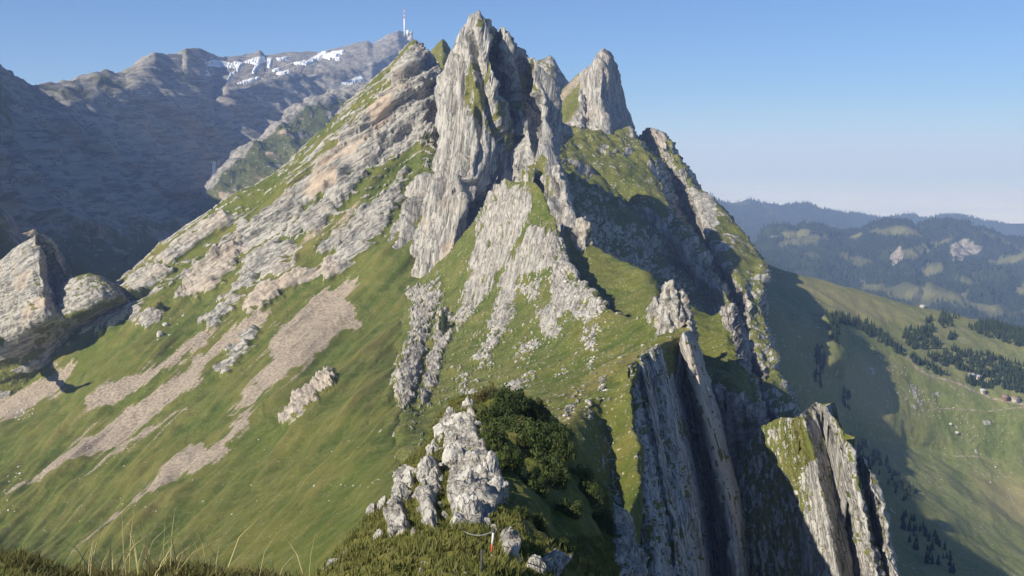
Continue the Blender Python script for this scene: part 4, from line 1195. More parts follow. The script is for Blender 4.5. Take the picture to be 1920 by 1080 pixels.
# ------------------------------------------------------------------ foreground knoll
def knoll():
    rows = [
        [(845, 765, 112), (868, 748, 110), (900, 738, 108), (938, 737, 106), (985, 752, 105), (1035, 788, 104), (1080, 850, 104), (1130, 930, 104)],
        [(800, 825, 95), (835, 812, 92), (875, 800, 90), (925, 795, 88), (985, 810, 88), (1050, 850, 90), (1110, 905, 92), (1165, 980, 94)],
        [(745, 900, 80), (795, 885, 76), (850, 870, 73), (910, 870, 71), (985, 890, 72), (1060, 930, 76), (1130, 980, 80), (1190, 1050, 84)],
        [(700, 970, 66), (765, 955, 61), (830, 945, 58), (900, 950, 56), (980, 970, 57), (1065, 1010, 62), (1145, 1060, 68), (1210, 1130, 74)],
        [(630, 1050, 52), (720, 1030, 47), (810, 1018, 43), (895, 1020, 41), (975, 1040, 42), (1070, 1090, 48), (1160, 1150, 56), (1230, 1230, 62)],
        [(540, 1130, 40), (670, 1110, 35), (790, 1100, 31), (890, 1100, 29), (970, 1120, 30), (1070, 1180, 36), (1170, 1260, 44), (1250, 1360, 50)],
        [(420, 1300, 24), (600, 1300, 20), (760, 1300, 17), (880, 1300, 16), (970, 1320, 17), (1090, 1400, 22), (1200, 1500, 28), (1300, 1650, 32)],
    ]
    W = [R(r) for r in rows]
    b1 = W[0] + np.array((2, 10, -4))
    b2 = W[0] + np.array((4, 30, -30))
    V = loft([b2, b1] + W, step=1.7, cap=110)
    N = normals(blur3(V, 3))
    px, py = proj(V)
    n1 = fbm(V / 5, 4)
    n2 = fbm(V / 1.1, 4)
    rk = polys(px + 6 * n1 + 4 * n2, py + 6 * n2, [
        [(835, 800), (850, 790), (895, 780), (900, 830), (935, 900), (950, 940), (900, 990), (850, 990), (842, 930), (850, 880), (840, 840)],
        [(800, 880), (825, 870), (830, 920), (815, 1000), (795, 990), (792, 930)],
        [(745, 900), (775, 885), (770, 940), (750, 965), (740, 940)],
        [(730, 980), (770, 970), (765, 1000), (735, 1015)],
        [(1010, 1040), (1060, 1060), (1040, 1090), (1000, 1070)],
        [(935, 1012), (965, 1012), (965, 1080), (940, 1080)],
        [(1140, 950), (1180, 980), (1210, 1090), (1160, 1080)],
    ], 5)
    d = 0.9 * n1 + 0.25 * n2 + rk * (1.6 * (ridged(V / np.array((3, 3, 6)), 4) - 0.35))
    V2 = V + N * d[..., None]
    rk = rk * sstep(-0.45, 0.0, n2 + 0.4 * n1 + 0.25)
    dry = np.clip(0.25 + 0.5 * n1 + 0.3 * n2, 0, 0.9)
    return grid_mesh("knoll", V2, m4(rk, 0 * rk, dry, 0.05 + 0 * rk), MAT_NEAR), V2, rk

me, V_KNOLL, RK_KNOLL = knoll()
KNOLL = link("knoll", me, kind="structure", label="foreground knoll of white rock and grass below the viewpoint", cat="knoll")

# ------------------------------------------------------------------ picking points on the terrain
class Pick:
    """look-up of terrain points by the place where they show"""
    def __init__(self, V):
        self.V = V
        self.px, self.py = proj(V)
        top = np.argmin(np.where(V[..., 1] > 5, self.py, 9e9), axis=0)
        self.front = np.arange(V.shape[0])[:, None] >= top[None, :]
        self.N = normals(V)

    def at(self, x, y):
        d = (self.px - x) ** 2 + (self.py - y) ** 2
        d = np.where(self.front, d, 1e12)
        k = np.unravel_index(np.argmin(d), d.shape)
        return self.V[k], self.N[k]

    def inside(self, poly, n):
        m = (inpoly(self.px, self.py, poly, 0.5) > 0.5) & self.front
        r, c = np.nonzero(m)
        if len(r) == 0:
            return []
        w = 1.0 / np.maximum(1, np.ones(len(r)))
        k = rng.choice(len(r), size=n, replace=len(r) < n, p=w / w.sum())
        return [(self.V[r[i], c[i]], self.N[r[i], c[i]], self.px[r[i], c[i]], self.py[r[i], c[i]]) for i in k]

PK_SLOPE, PK_RIDGE, PK_KNOLL, PK_MEADOW = Pick(V_SLOPE), Pick(V_RIDGE), Pick(V_KNOLL), Pick(V_MEADOW)
PK_FAR = Pick(V_FAR)

# ------------------------------------------------------------------ rocks
import bmesh

def rock_mesh(name, seed, sub, mat, cuts=9, rough=0.16, tall=1.0, streaky=False):
    bm = bmesh.new()
    bmesh.ops.create_icosphere(bm, subdivisions=sub, radius=1.0)
    v = np.array([p.co[:] for p in bm.verts])
    f = np.array([[q.index for q in p.verts] for p in bm.faces])
    bm.free()
    r = np.random.default_rng(seed)
    for _ in range(cuts):
        n = r.normal(size=3)
        n /= np.linalg.norm(n)
        h = r.uniform(0.45, 0.82)
        over = np.maximum(v @ n - h, 0)
        v = v - over[:, None] * n * 0.92
    nn = v / (np.linalg.norm(v, axis=1)[:, None] + 1e-9)
    q = v * np.array((2.6, 2.6, 1.3 if streaky else 2.6)) + seed * 7.7
    v = v + nn * (rough * fbm(q, 4) + rough * 0.5 * (ridged(q * 1.9, 3) - 0.5))[:, None]
    v[:, 2] *= tall
    n1 = fbm(v * 3 + seed, 3)
    mk = m4(np.clip(1 - 0.7 * sstep(0.35, 0.6, n1), 0, 1), 0 * n1, 0.3 + 0 * n1, 0.06 + 0.1 * np.clip(n1, 0, 1))
    return tri_mesh(name, v, f, mat, smooth=sub > 2, mask=mk)

MAT_STONE = terrain_mat("white_limestone", 0.10, rock_a=(0.64, 0.605, 0.54), rock_b=(0.42, 0.40, 0.35), fl=0.4, bump=0.9)
MAT_STONE_FAR = terrain_mat("pale_limestone", 0.5, rock_a=(0.62, 0.585, 0.52), rock_b=(0.38, 0.355, 0.31), bump=0.5)
SMALL = [rock_mesh("stone", k, 1, MAT_STONE_FAR, cuts=6, rough=0.22) for k in range(8)]
BIG = [rock_mesh("outcrop", 20 + k, 5, MAT_STONE, cuts=20, rough=0.13, streaky=True) for k in range(6)]

def place(name, me, p, size, parent, rot=None, **kw):
    o = link(name, me, parent=parent, **kw)
    o.location = tuple(p)
    o.scale = size
    o.rotation_euler = rot if rot is not None else (random.uniform(-.3, .3), random.uniform(-.3, .3), random.uniform(0, 6.28))
    return o

# white blocks set in the grass of the ridge
clusters = [
    ([(1055, 535), (1085, 525), (1130, 570), (1135, 590), (1100, 610), (1060, 585)], 34, 9),
    ([(1100, 615), (1132, 615), (1122, 655), (1100, 660)], 14, 8),
    ([(960, 655), (1005, 630), (1020, 645), (990, 675), (965, 680)], 24, 8),
    ([(1010, 590), (1040, 580), (1050, 630), (1020, 640)], 12, 6),
    ([(895, 640), (930, 625), (925, 690), (895, 700)], 14, 7),
    ([(930, 725), (960, 715), (1000, 690), (1012, 700), (970, 742)], 16, 7),
    ([(1095, 670), (1122, 665), (1117, 690), (1095, 700)], 8, 7),
    ([(1030, 705), (1060, 690), (1052, 708)], 6, 7),
    ([(1122, 706), (1137, 706), (1137, 758), (1127, 752)], 9, 12),
    ([(1100, 758), (1111, 752), (1115, 784), (1100, 788)], 6, 11),
    ([(1056, 778), (1085, 738), (1094, 732), (1070, 788)], 7, 9),
    ([(1040, 490), (1054, 482), (1062, 520), (1058, 572), (1046, 572)], 16, 8),
    ([(865, 700), (890, 692), (882, 780), (867, 788)], 12, 6),
    ([(985, 535), (1012, 515), (1022, 550), (992, 572)], 10, 6),
    ([(1150, 872), (1162, 900), (1166, 958), (1154, 940)], 7, 12),
    ([(820, 660), (1080, 600), (1120, 740), (900, 740), (830, 720)], 46, 4),
]
for poly, n, sz in clusters:
    for (p, nrm, x, y) in PK_RIDGE.inside(poly, n):
        r = p[1] / F * sz * random.uniform(0.30, 0.75)
        place("rock", random.choice(SMALL), p - nrm * r * 0.35, (r * random.uniform(.7, 1.1), r * random.uniform(.7, 1.1), r * random.uniform(0.6, 1.1)), RIDGE)

# stones lying on the sunny slope
for poly, n, sz in [([(0, 880), (40, 870), (40, 960), (0, 970)], 16, 5), ([(20, 730), (110, 700), (60, 780), (0, 800)], 22, 5), ([(300, 590), (430, 560), (400, 640), (260, 680)], 14, 5),
                    ([(600, 820), (740, 800), (700, 960), (540, 980)], 22, 4), ([(100, 900), (500, 800), (500, 980), (60, 1040)], 30, 3.5)] + [(q, 22, 3.0) for q in SCREE[:5]]:
    for (p, nrm, x, y) in PK_SLOPE.inside(poly, n):
        r = p[1] / F * sz * random.uniform(0.3, 0.8)
        place("rock", random.choice(SMALL), p, (r, r * random.uniform(.7, 1.3), r * random.uniform(0.6, 1.1)), SLOPE)
for x, y, sz, lab in [(302, 629, 9, "blocky boulder lying in the grass below the small crags"), (310, 610, 6, "smaller boulder just above the blocky one on the slope")]:
    p, nrm = PK_SLOPE.at(x, y)
    r = p[1] / F * sz
    place("boulder", BIG[2], p + nrm * r * 0.3, (r, r, r * 0.9), None, label=lab, cat="boulder", group="boulders on the sunny slope")

# big white outcrops on the foreground knoll: px, py, width, height
for k, (x, y, w, h) in enumerate([(764, 912, 26, 44), (752, 940, 24, 40), (770, 890, 20, 26), (826, 812, 30, 40), (812, 850, 24, 40), (800, 884, 22, 40), (806, 930, 24, 60), (804, 985, 26, 44),
                                  (862, 800, 40, 40), (880, 770, 26, 36), (888, 740, 16, 26), (858, 860, 34, 50), (868, 920, 44, 70), (882, 965, 48, 60), (862, 990, 36, 44), (905, 900, 34, 60), (930, 925, 34, 72),
                                  (918, 880, 24, 50), (748, 992, 30, 44), (733, 1005, 14, 24), (708, 1010, 14, 30), (728, 1042, 18, 22), (628, 1062, 34, 30), (612, 1078, 20, 20), (645, 1045, 18, 16), (845, 830, 22, 30),
                                  (1008, 1068, 26, 40), (1045, 1055, 18, 34), (830, 1010, 26, 26), (690, 960, 16, 24), (715, 955, 18, 40)]):
    p, nrm = PK_KNOLL.at(x, y)
    sc = p[1] / F
    place("rock", BIG[k % 6], p + np.array((0, sc * w * 0.22, 0)), (sc * w * 0.80, sc * w * 0.80, sc * h * 0.74), KNOLL, rot=(random.uniform(-.15, .15), random.uniform(-0.25, 0.1), random.uniform(0, 6.28)))
# smaller broken blocks between the big outcrops
for k, (p, nrm, x, y) in enumerate(PK_KNOLL.inside([(835, 790), (890, 745), (905, 800), (950, 930), (930, 1000), (850, 1030), (735, 1030), (735, 930), (790, 850)], 70)):
    sc = p[1] / F
    w, h = random.uniform(5, 14), random.uniform(8, 22)
    place("rock", BIG[k % 6], p, (sc * w, sc * w, sc * h), KNOLL, rot=(random.uniform(-.2, .2), random.uniform(-0.3, 0.1), random.uniform(0, 6.28)))
# shaded broken slabs at the very bottom
for k in range(16):
    x, y = random.uniform(790, 878), random.uniform(1045, 1085)
    p, nrm = PK_KNOLL.at(x, y)
    sc = p[1] / F
    place("rock", BIG[k % 6], p - np.array((0, 0, sc * 6)), (sc * random.uniform(9, 17), sc * random.uniform(7, 12), sc * random.uniform(6, 11)), KNOLL, rot=(random.uniform(.2, .5), random.uniform(0.3, 0.7), random.uniform(-0.5, .5)))

# boulders in the valley
for x, y, sz, lab in [(1795, 813, 5.5, "large pale boulder alone on the valley pasture"), (1783, 797, 4.5, "pale boulder just above the largest one in the pasture"), (1868, 876, 3, "small pale boulder below the meadow track"),
                      (1858, 905, 2.6, "small pale boulder lowest beside the shadow edge"), (1788, 765, 2.5, "small pale boulder by the curving meadow track")]:
    p, nrm = PK_MEADOW.at(x, y)
    r = p[1] / F * sz
    place("boulder", SMALL[int(x) % 8], p + np.array((0, 0, r * 0.3)), (r, r, r * 0.8), None, label=lab, cat="boulder", group="boulders in the valley")
for poly, n, sz in [([(1700, 730), (1780, 745), (1800, 790), (1700, 780)], 30, 1.6), ([(1640, 670), (1700, 690), (1740, 760), (1690, 750)], 40, 1.5), ([(1790, 760), (1900, 780), (1880, 900), (1800, 860)], 30, 1.6)]:
    for (p, nrm, x, y) in PK_MEADOW.inside(poly, n):
        r = p[1] / F * sz * random.uniform(0.5, 1.1)
        place("rock", random.choice(SMALL), p, (r, r, r * 0.8), MEADOW)

# ------------------------------------------------------------------ shrubs
def leaf_mat(name, a, b, tip):
    t = NT(name)
    co = t.coords()
    n = t.noise(co, 1.3, 3, 0.6)
    n2 = t.noise(co, 9.0, 2, 0.5)
    c = t.mix(t.ramp(n, 0.35, 0.65), a, b)
    c = t.mix(t.math('MULTIPLY', t.ramp(n2, 0.5, 0.75), 0.5), c, tip)
    t.put(t.b.inputs["Base Color"], c)
    t.b.inputs["Roughness"].default_value = 0.7
    tr = t.n.new("ShaderNodeBsdfTranslucent")
    t.put(tr.inputs[0], c)
    mx = t.n.new("ShaderNodeMixShader")
    mx.inputs[0].default_value = 0.22
    t.l.new(t.b.outputs[0], mx.inputs[1])
    t.l.new(tr.outputs[0], mx.inputs[2])
    t.l.new(mx.outputs[0], t.out.inputs[0])
    return t.m

MAT_LEAF = leaf_mat("shrub_leaves", (0.042, 0.062, 0.018), (0.075, 0.098, 0.026), (0.12, 0.13, 0.04))
MAT_LEAF_WARM = leaf_mat("heath_leaves", (0.10, 0.075, 0.03), (0.13, 0.12, 0.04), (0.16, 0.12, 0.05))
MAT_STRAW = leaf_mat("grass_blades", (0.10, 0.115, 0.026), (0.165, 0.16, 0.045), (0.26, 0.22, 0.09))
MAT_STALK = leaf_mat("straw_stalks", (0.34, 0.28, 0.12), (0.48, 0.40, 0.20), (0.55, 0.48, 0.28))
MAT_STRAW_SHADE = leaf_mat("turf_blades_shade_toned", (0.08, 0.085, 0.028), (0.13, 0.12, 0.04), (0.22, 0.18, 0.08))  # darker copy of the grass blades, near turf's shade put into the colour

def quads(centers, ax, bx):
    """thin leaf quads"""
    n = len(centers)
    v = np.stack([centers - ax - bx * 0.2, centers + bx, centers + ax - bx * 0.2, centers - bx], 1).reshape(-1, 3)
    f = np.arange(n * 4).reshape(n, 4)
    return v, f

def foliage_mesh(seed, n, leaf, mat):
    r = np.random.default_rng(seed)
    cl = r.normal(size=(26, 3))
    cl /= np.linalg.norm(cl, axis=1)[:, None]
    cl = cl * r.uniform(0.35, 0.85, (26, 1))
    cl[:, 2] = np.abs(cl[:, 2]) * 0.9
    which = r.integers(0, 26, n)
    d = r.normal(size=(n, 3))
    d /= np.linalg.norm(d, axis=1)[:, None]
    c = cl[which] + d * (r.uniform(0.5, 1, (n, 1)) ** 0.4) * r.uniform(0.2, 0.38, 26)[which][:, None]
    a = r.normal(size=(n, 3))
    a = np.cross(a, d + 0.6 * r.normal(size=(n, 3)))
    a /= np.linalg.norm(a, axis=1)[:, None]
    b = np.cross(a, d)
    b /= np.linalg.norm(b, axis=1)[:, None] + 1e-9
    s = leaf * r.uniform(0.6, 1.3, (n, 1))
    v, f = quads(c, a * s * 0.6, b * s)
    return tri_mesh("foliage", v, f, mat)

def stem_mesh(seed):
    r = np.random.default_rng(seed)
    vs, fs = [], []
    for k in range(7):
        d = np.array((r.normal() * 0.5, r.normal() * 0.5, 1.0))
        d /= np.linalg.norm(d)
        p0 = np.array((r.normal() * .05, r.normal() * .05, -0.35))
        for q in range(3):
            p1 = p0 + d * 0.36 + r.normal(size=3) * 0.05
            _, e1, e2 = basis(p1 - p0)
            w0, w1 = 0.03 * (1 - q * 0.28), 0.03 * (1 - (q + 1) * 0.28)
            b0 = len(vs)
            for (pp, ww) in ((p0, w0), (p1, w1)):
                for t in range(4):
                    an = t * math.pi / 2
                    vs.append(pp + ww * (math.cos(an) * e1 + math.sin(an) * e2))
            for t in range(4):
                fs.append((b0 + t, b0 + (t + 1) % 4, b0 + 4 + (t + 1) % 4, b0 + 4 + t))
            p0 = p1
    return tri_mesh("stems", np.array(vs), np.array(fs), MAT_BARK)

FOL = [foliage_mesh(40 + k, 2600, 0.058, MAT_LEAF) for k in range(4)]
FOLW = [foliage_mesh(50 + k, 1800, 0.05, MAT_LEAF_WARM) for k in range(2)]
STEM = [stem_mesh(60 + k) for k in range(3)]

def shrub(x, y, w, h, pick, label, warm=False, group="shrubs on the shaded side of the knoll"):
    p, nrm = pick.at(x, y)
    sc = p[1] / F
    e = bpy.data.objects.new("shrub", None)
    C.objects.link(e)
    e.location = tuple(p)
    e.rotation_euler = (0, 0, random.uniform(0, 6.28))
    e.scale = (sc * w * 0.66, sc * w * 0.66, sc * h * random.uniform(0.9, 1.5))
    e["label"], e["category"], e["group"] = label, "shrub", group
    link("foliage", random.choice(FOLW if warm else FOL), parent=e)
    link("stems", random.choice(STEM), parent=e)
    return e

for x, y, w, h, lab, warm in [
    (905, 752, 34, 26, "reddish brown dwarf shrub at the top left of the knoll", True),
    (925, 745, 34, 26, "brownish low shrub beside the topmost dark bush", True),
    (955, 768, 62, 48, "topmost dark green bush on the crest of the knoll", False),
    (925, 790, 56, 50, "dark bush above the shaded rock face of the knoll", False),
    (995, 785, 60, 46, "leafy bush on the right shoulder of the knoll top", False),
    (965, 815, 66, 56, "broad bush in the middle of the thicket", False),
    (1025, 815, 56, 44, "bush at the right rim, casting its shadow on the grass", False),
    (925, 840, 50, 46, "dark bush close beside the white rock rib", False),
    (1000, 850, 66, 56, "dense bush below the right shoulder of the knoll", False),
    (1050, 855, 50, 42, "small bush on the shaded right edge, upper one", False),
    (955, 880, 56, 46, "bush right above the sunlit yellow grass tongue", False),
    (1035, 905, 60, 46, "bush in the shaded hollow of the knoll", False),
    (1085, 905, 50, 44, "olive bush catching light on the right slope", False),
    (1000, 920, 56, 40, "low bush in deep shade under the thicket", False),
    (1105, 940, 50, 40, "lower olive bush near the pale slab edge", False),
    (1065, 965, 56, 40, "flat bush low in the shaded hollow", False),
    (975, 985, 44, 34, "small bush right of the marker pole, upper one", False),
    (1005, 1000, 40, 30, "small bush beside the steel cable", False),
    (1130, 995, 46, 36, "lowest bush at the right foot of the knoll", False),
    (1050, 1040, 52, 36, "bush at the bottom edge below the hollow", False),
    (815, 1030, 40, 26, "round dark bush above the shaded rock slabs", False),
    (790, 1042, 30, 20, "low tuft bush left of the shaded rock slabs", True),
]:
    shrub(x, y, w, h, PK_KNOLL, lab, warm)
for x, y, w, h, lab in [(268, 556, 26, 16, "dark shrub on the grassy ledge right of the rock hump"), (192, 628, 12, 18, "single dark shrub among the lower left crags"), (300, 584, 18, 14, "dark shrub beside the small pale tooth of rock"),
                        (252, 552, 18, 12, "small shrub left of the one on the grassy ledge"), (832, 618, 16, 42, "tall dark shrub in the gully of the ridge flank")]:
    shrub(x, y, w, h, PK_RIDGE if x > 700 else PK_SLOPE, lab, group="shrubs on the far slope")

# ------------------------------------------------------------------ grass blades
def blades(name, pts, nper, hgt, wid, mat, lean=0.35, seed=1):
    r = np.random.default_rng(seed)
    base = np.repeat(np.array(pts), nper, 0)
    n = len(base)
    base = base + r.normal(size=(n, 3)) * np.array((1, 1, 0)) * hgt * 0.35
    h = hgt * r.uniform(0.45, 1.25, (n, 1))
    an = r.uniform(0, 6.28, n)
    side = np.stack([np.cos(an), np.sin(an), 0 * an], -1) * wid
    bend = np.stack([r.normal(size=n), r.normal(size=n), 0 * an], -1) * lean + np.array((0.2, 0.05, 0)) * lean
    mid = base + np.array((0, 0, 1)) * h * 0.55 + bend * h * 0.35
    tip = base + np.array((0, 0, 1)) * h + bend * h
    v = np.stack([base - side - np.array((0, 0, .05)) * h, base + side - np.array((0, 0, .05)) * h, mid + side * 0.7, mid - side * 0.7, tip], 1).reshape(-1, 3)
    o = np.arange(n)[:, None] * 5
    f = np.concatenate([o + np.array((0, 1, 2)), o + np.array((0, 2, 3)), o + np.array((3, 2, 4))], 0)
    return tri_mesh(name, v, f, mat)

pts = []
m = PK_KNOLL.front & (PK_KNOLL.V[..., 1] < 112) & (PK_KNOLL.V[..., 1] > 24) & (PK_KNOLL.N[..., 2] > 0.25) & (blur(RK_KNOLL, 3) < 0.25) & (inpoly(PK_KNOLL.px, PK_KNOLL.py, [(900, 740), (940, 725), (1000, 750), (1060, 800), (1130, 920), (1130, 1010), (1000, 1010), (960, 950), (915, 860)], 3) < 0.5)
rr, cc = np.nonzero(m)
ar = PK_KNOLL.V[rr, cc, 1] ** 1.0
sel = rng.choice(len(rr), 8000, replace=False, p=ar / ar.sum())
link("grass", blades("grass", PK_KNOLL.V[rr[sel], cc[sel]], 6, 0.30, 0.03, MAT_STRAW, seed=3), kind="stuff", label="tufted grass covering the foreground knoll", cat="grass")

# near turf at the lower left, a few metres from the camera
turf_rows = [R([(-120, 1048, 7.6), (-20, 1046, 7.4), (30, 1050, 7.2), (62, 1066, 7.0), (110, 1080, 7.0), (180, 1084, 7.0), (250, 1086, 7.0), (310, 1074, 7.0), (360, 1070, 7.0), (420, 1080, 6.8), (520, 1090, 6.6), (640, 1110, 6.4)]),
             R([(-120, 1100, 6.6), (-20, 1100, 6.4), (30, 1104, 6.3), (62, 1110, 6.2), (110, 1120, 6.2), (180, 1124, 6.2), (250, 1124, 6.2), (310, 1116, 6.2), (360, 1112, 6.2), (420, 1120, 6.0), (520, 1130, 5.8), (640, 1150, 5.6)]),
             R([(-120, 1260, 5.0), (-20, 1260, 4.9), (30, 1260, 4.8), (62, 1260, 4.8), (110, 1260, 4.8), (180, 1260, 4.8), (250, 1260, 4.8), (310, 1260, 4.8), (360, 1260, 4.8), (420, 1260, 4.7), (520, 1260, 4.6), (640, 1260, 4.6)])]
Vt = loft([turf_rows[0] + np.array((0, 1.2, -2.2)), turf_rows[0] + np.array((0, 0.3, -0.12))] + turf_rows, step=3, cap=80)
Vt[..., 2] += 0.05 * fbm(Vt / 0.3, 3)
TURF = link("turf_bank", grid_mesh("turf_bank", Vt, m4(0 * Vt[..., 0], 0 * Vt[..., 0], 0.3 + 0 * Vt[..., 0], 0 * Vt[..., 0]), MAT_NEAR), kind="structure", label="dark turf bank right in front of the viewer at lower left", cat="bank")
pt = Vt.reshape(-1, 3)
px_, py_ = proj(Vt)
ok = (py_.ravel() < 1110) & (py_.ravel() > 1030)
sel = rng.choice(np.nonzero(ok)[0], 900)
link("turf", blades("turf", pt[sel], 5, 0.07, 0.004, MAT_STRAW_SHADE, lean=0.7, seed=5), kind="stuff", label="short tufts on the near turf bank, coloured dark for shade", cat="grass")
straw_at = []
for x, y, n in [(150, 1082, 5), (190, 1084, 10), (215, 1084, 14), (240, 1084, 14), (262, 1080, 16), (285, 1076, 16), (310, 1072, 12), (330, 1072, 8), (400, 1080, 5), (520, 1090, 4), (580, 1095, 4)]:
    d = np.abs(px_ - x) + np.abs(py_ - y)
    k = np.unravel_index(np.argmin(d), d.shape)
    for _ in range(n):
        straw_at.append(Vt[k] + np.array((random.uniform(-.06, .06), random.uniform(-.1, .1), -0.01)))
link("tall_grass", blades("tall_grass", np.array(straw_at), 1, 0.32, 0.0045, MAT_STALK, lean=0.5, seed=9), kind="stuff", label="tall straw-coloured grass stalks standing up at the lower left edge", cat="grass")

# ------------------------------------------------------------------ marker pole, stake and cable on the path
def tube(path, rad, seg=8):
    vs, fs = [], []
    path = [np.array(p, float) for p in path]
    for i, p in enumerate(path):
        d = path[min(i + 1, len(path) - 1)] - path[max(i - 1, 0)]
        _, e1, e2 = basis(d)
        for t in range(seg):
            a = 2 * math.pi * t / seg
            vs.append(p + rad * (math.cos(a) * e1 + math.sin(a) * e2))
    for i in range(len(path) - 1):
        for t in range(seg):
            fs.append((i * seg + t, i * seg + (t + 1) % seg, (i + 1) * seg + (t + 1) % seg, (i + 1) * seg + t))
    c0 = len(vs)
    vs += [path[0], path[-1]]
    fs2 = []
    for t in range(seg):
        fs2.append((c0, (t + 1) % seg, t))
        b = (len(path) - 1) * seg
        fs2.append((c0 + 1, b + t, b + (t + 1) % seg))
    tri = [(a, b, c) for a, b, c, d in fs] + [(a, c, d) for a, b, c, d in fs] + fs2
    return np.array(vs), np.array(tri)

MAT_WHITE = flat_mat("white_paint", (0.70, 0.69, 0.66), (0.80, 0.79, 0.77), 6.0, 0.5)
MAT_RED = flat_mat("red_paint", (0.52, 0.07, 0.035), (0.60, 0.10, 0.05), 6.0, 0.5)
MAT_DARK = flat_mat("dark_steel", (0.05, 0.05, 0.055), (0.09, 0.085, 0.08), 8.0, 0.5)
MAT_CABLE = flat_mat("steel_cable", (0.30, 0.30, 0.31), (0.45, 0.45, 0.46), 20.0, 0.4)
foot = PK_KNOLL.at(919, 1062)[0]
top = P(925, 996, foot[1] + 0.1)
pole = bpy.data.objects.new("marker_pole", None)
C.objects.link(pole)
pole.location = tuple(foot)
pole["label"], pole["category"] = "red and white painted trail marker pole on the rocky path", "marker pole"
ax = top - foot
for nm, a, b, mt in (("white_section", -0.12, 0.36, MAT_WHITE), ("red_band", 0.36, 0.62, MAT_RED), ("white_section", 0.62, 0.97, MAT_WHITE), ("cap", 0.97, 1.05, MAT_DARK)):
    v, f = tube([ax * a, ax * (a + b) / 2, ax * b], 0.034 if nm != "cap" else 0.06, 10)
    link(nm, tri_mesh(nm, v, f, mt, smooth=True), parent=pole)
foot2 = PK_KNOLL.at(902, 1076)[0]
top2 = P(903, 1030, foot2[1])
v, f = tube([foot2 - np.array((0, 0, .3)), foot2, top2], 0.03, 8)
link("iron_stake", tri_mesh("iron_stake", v, f, MAT_DARK, smooth=True), label="thin dark iron stake left of the marker pole", cat="stake")
def sag(a, b, n, dip):
    return [a + (b - a) * t + np.array((0, 0, -dip * 4 * t * (1 - t))) for t in np.linspace(0, 1, n)]
v, f = tube(sag(top, PK_KNOLL.at(868, 1010)[0] + np.array((0, 0, 0.25)), 10, 0.15), 0.016, 5)
link("steel_cable", tri_mesh("steel_cable", v, f, MAT_CABLE, smooth=True), label="thin handrail cable running left from the marker pole top", cat="cable", group="handrail cables")
v, f = tube(sag(PK_KNOLL.at(952, 1034)[0] + np.array((0, 0, 0.3)), PK_KNOLL.at(1012, 1092)[0] + np.array((0, 0, 0.3)), 12, 0.1), 0.022, 5)
link("steel_cable", tri_mesh("steel_cable", v, f, MAT_CABLE, smooth=True), label="handrail cable curving down to the bottom edge, right of the pole", cat="cable", group="handrail cables")

# ------------------------------------------------------------------ conifers
def conifer(seed, tiers=6, seg=9):
    r = np.random.default_rng(seed)
    vs, fs = [], []
    for k in range(tiers):
        z0 = 0.12 + 0.80 * k / tiers
        z1 = z0 + 0.88 / tiers * 1.7
        rad = 0.20 * (1 - k / tiers) ** 0.85 + 0.018
        b = len(vs)
        vs.append((0, 0, min(1.0, z1)))
        for t in range(seg):
            a = 2 * math.pi * (t + 0.5 * (k % 2)) / seg + r.uniform(-.2, .2)
            q = rad * r.uniform(0.55, 1.2)
            vs.append((q * math.cos(a), q * math.sin(a), z0 + r.uniform(-.05, .03)))
        for t in range(seg):
            fs.append((b, b + 1 + t, b + 1 + (t + 1) % seg))
    return np.array(vs), np.array(fs)

CON = [conifer(k) for k in range(4)]
CROWN = [tri_mesh("crown", v, f, MAT_CONIFER) for v, f in CON]
tv, tf = tube([(0, 0, -0.08), (0, 0, 0.1), (0, 0, 0.4)], 0.022, 6)
TRUNK = tri_mesh("trunk", tv, tf, MAT_BARK)

forests = [
    ([(1545, 592), (1600, 600), (1640, 612), (1690, 655), (1705, 668), (1690, 668), (1640, 640), (1600, 612), (1560, 610)], 150, "the line along the meadow edge"),
    ([(1690, 622), (1720, 615), (1760, 640), (1770, 655), (1710, 655), (1690, 640)], 90, "the copse in the middle pasture"),
    ([(1735, 668), (1790, 655), (1850, 665), (1930, 690), (1930, 745), (1880, 730), (1820, 700), (1760, 684)], 380, "the large wood above the huts"),
    ([(1760, 600), (1785, 595), (1785, 614), (1760, 616)], 34, "the round upper copse"),
    ([(1726, 620), (1750, 612), (1752, 624), (1728, 626)], 24, "the small copse left of the round one"),
    ([(1776, 630), (1790, 626), (1792, 636), (1778, 638)], 12, "the little clump right of centre pasture"),
    ([(1815, 615), (1850, 600), (1930, 596), (1930, 655), (1890, 645), (1840, 628)], 320, "the wood at the right edge"),
    ([(1700, 665), (1750, 690), (1778, 705), (1760, 705), (1715, 682)], 40, "the strip beside the track bend"),
    ([(1735, 601), (1746, 599), (1748, 606), (1736, 606)], 8, "the tiny clump on the upper pasture"),
    ([(1760, 585), (1800, 590), (1800, 600), (1760, 595)], 14, "the sparse trees on the far crest"),
    ([(1805, 708), (1850, 720), (1860, 732), (1815, 722)], 34, "the strip below the white huts"),
    ([(1590, 820), (1640, 845), (1720, 925), (1720, 960), (1650, 905), (1600, 855)], 60, "the shaded band behind the pinnacle"),
    ([(1690, 960), (1760, 1010), (1800, 1080), (1720, 1060), (1690, 990)], 46, "the shaded wood at the bottom edge"),
    ([(1555, 598), (1574, 605), (1572, 645), (1560, 640), (1553, 610)], 34, "the knob beside the cliff shadow"),
    ([(1528, 650), (1548, 655), (1545, 690), (1532, 690)], 18, "the cliff foot below the knob"),
    ([(1578, 735), (1595, 740), (1592, 775), (1580, 765)], 14, "the clump just above the pinnacle tip"),
    ([(1525, 700), (1545, 690), (1540, 730), (1528, 730)], 10, "the shaded hollow left of that tip"),
]
trees = []
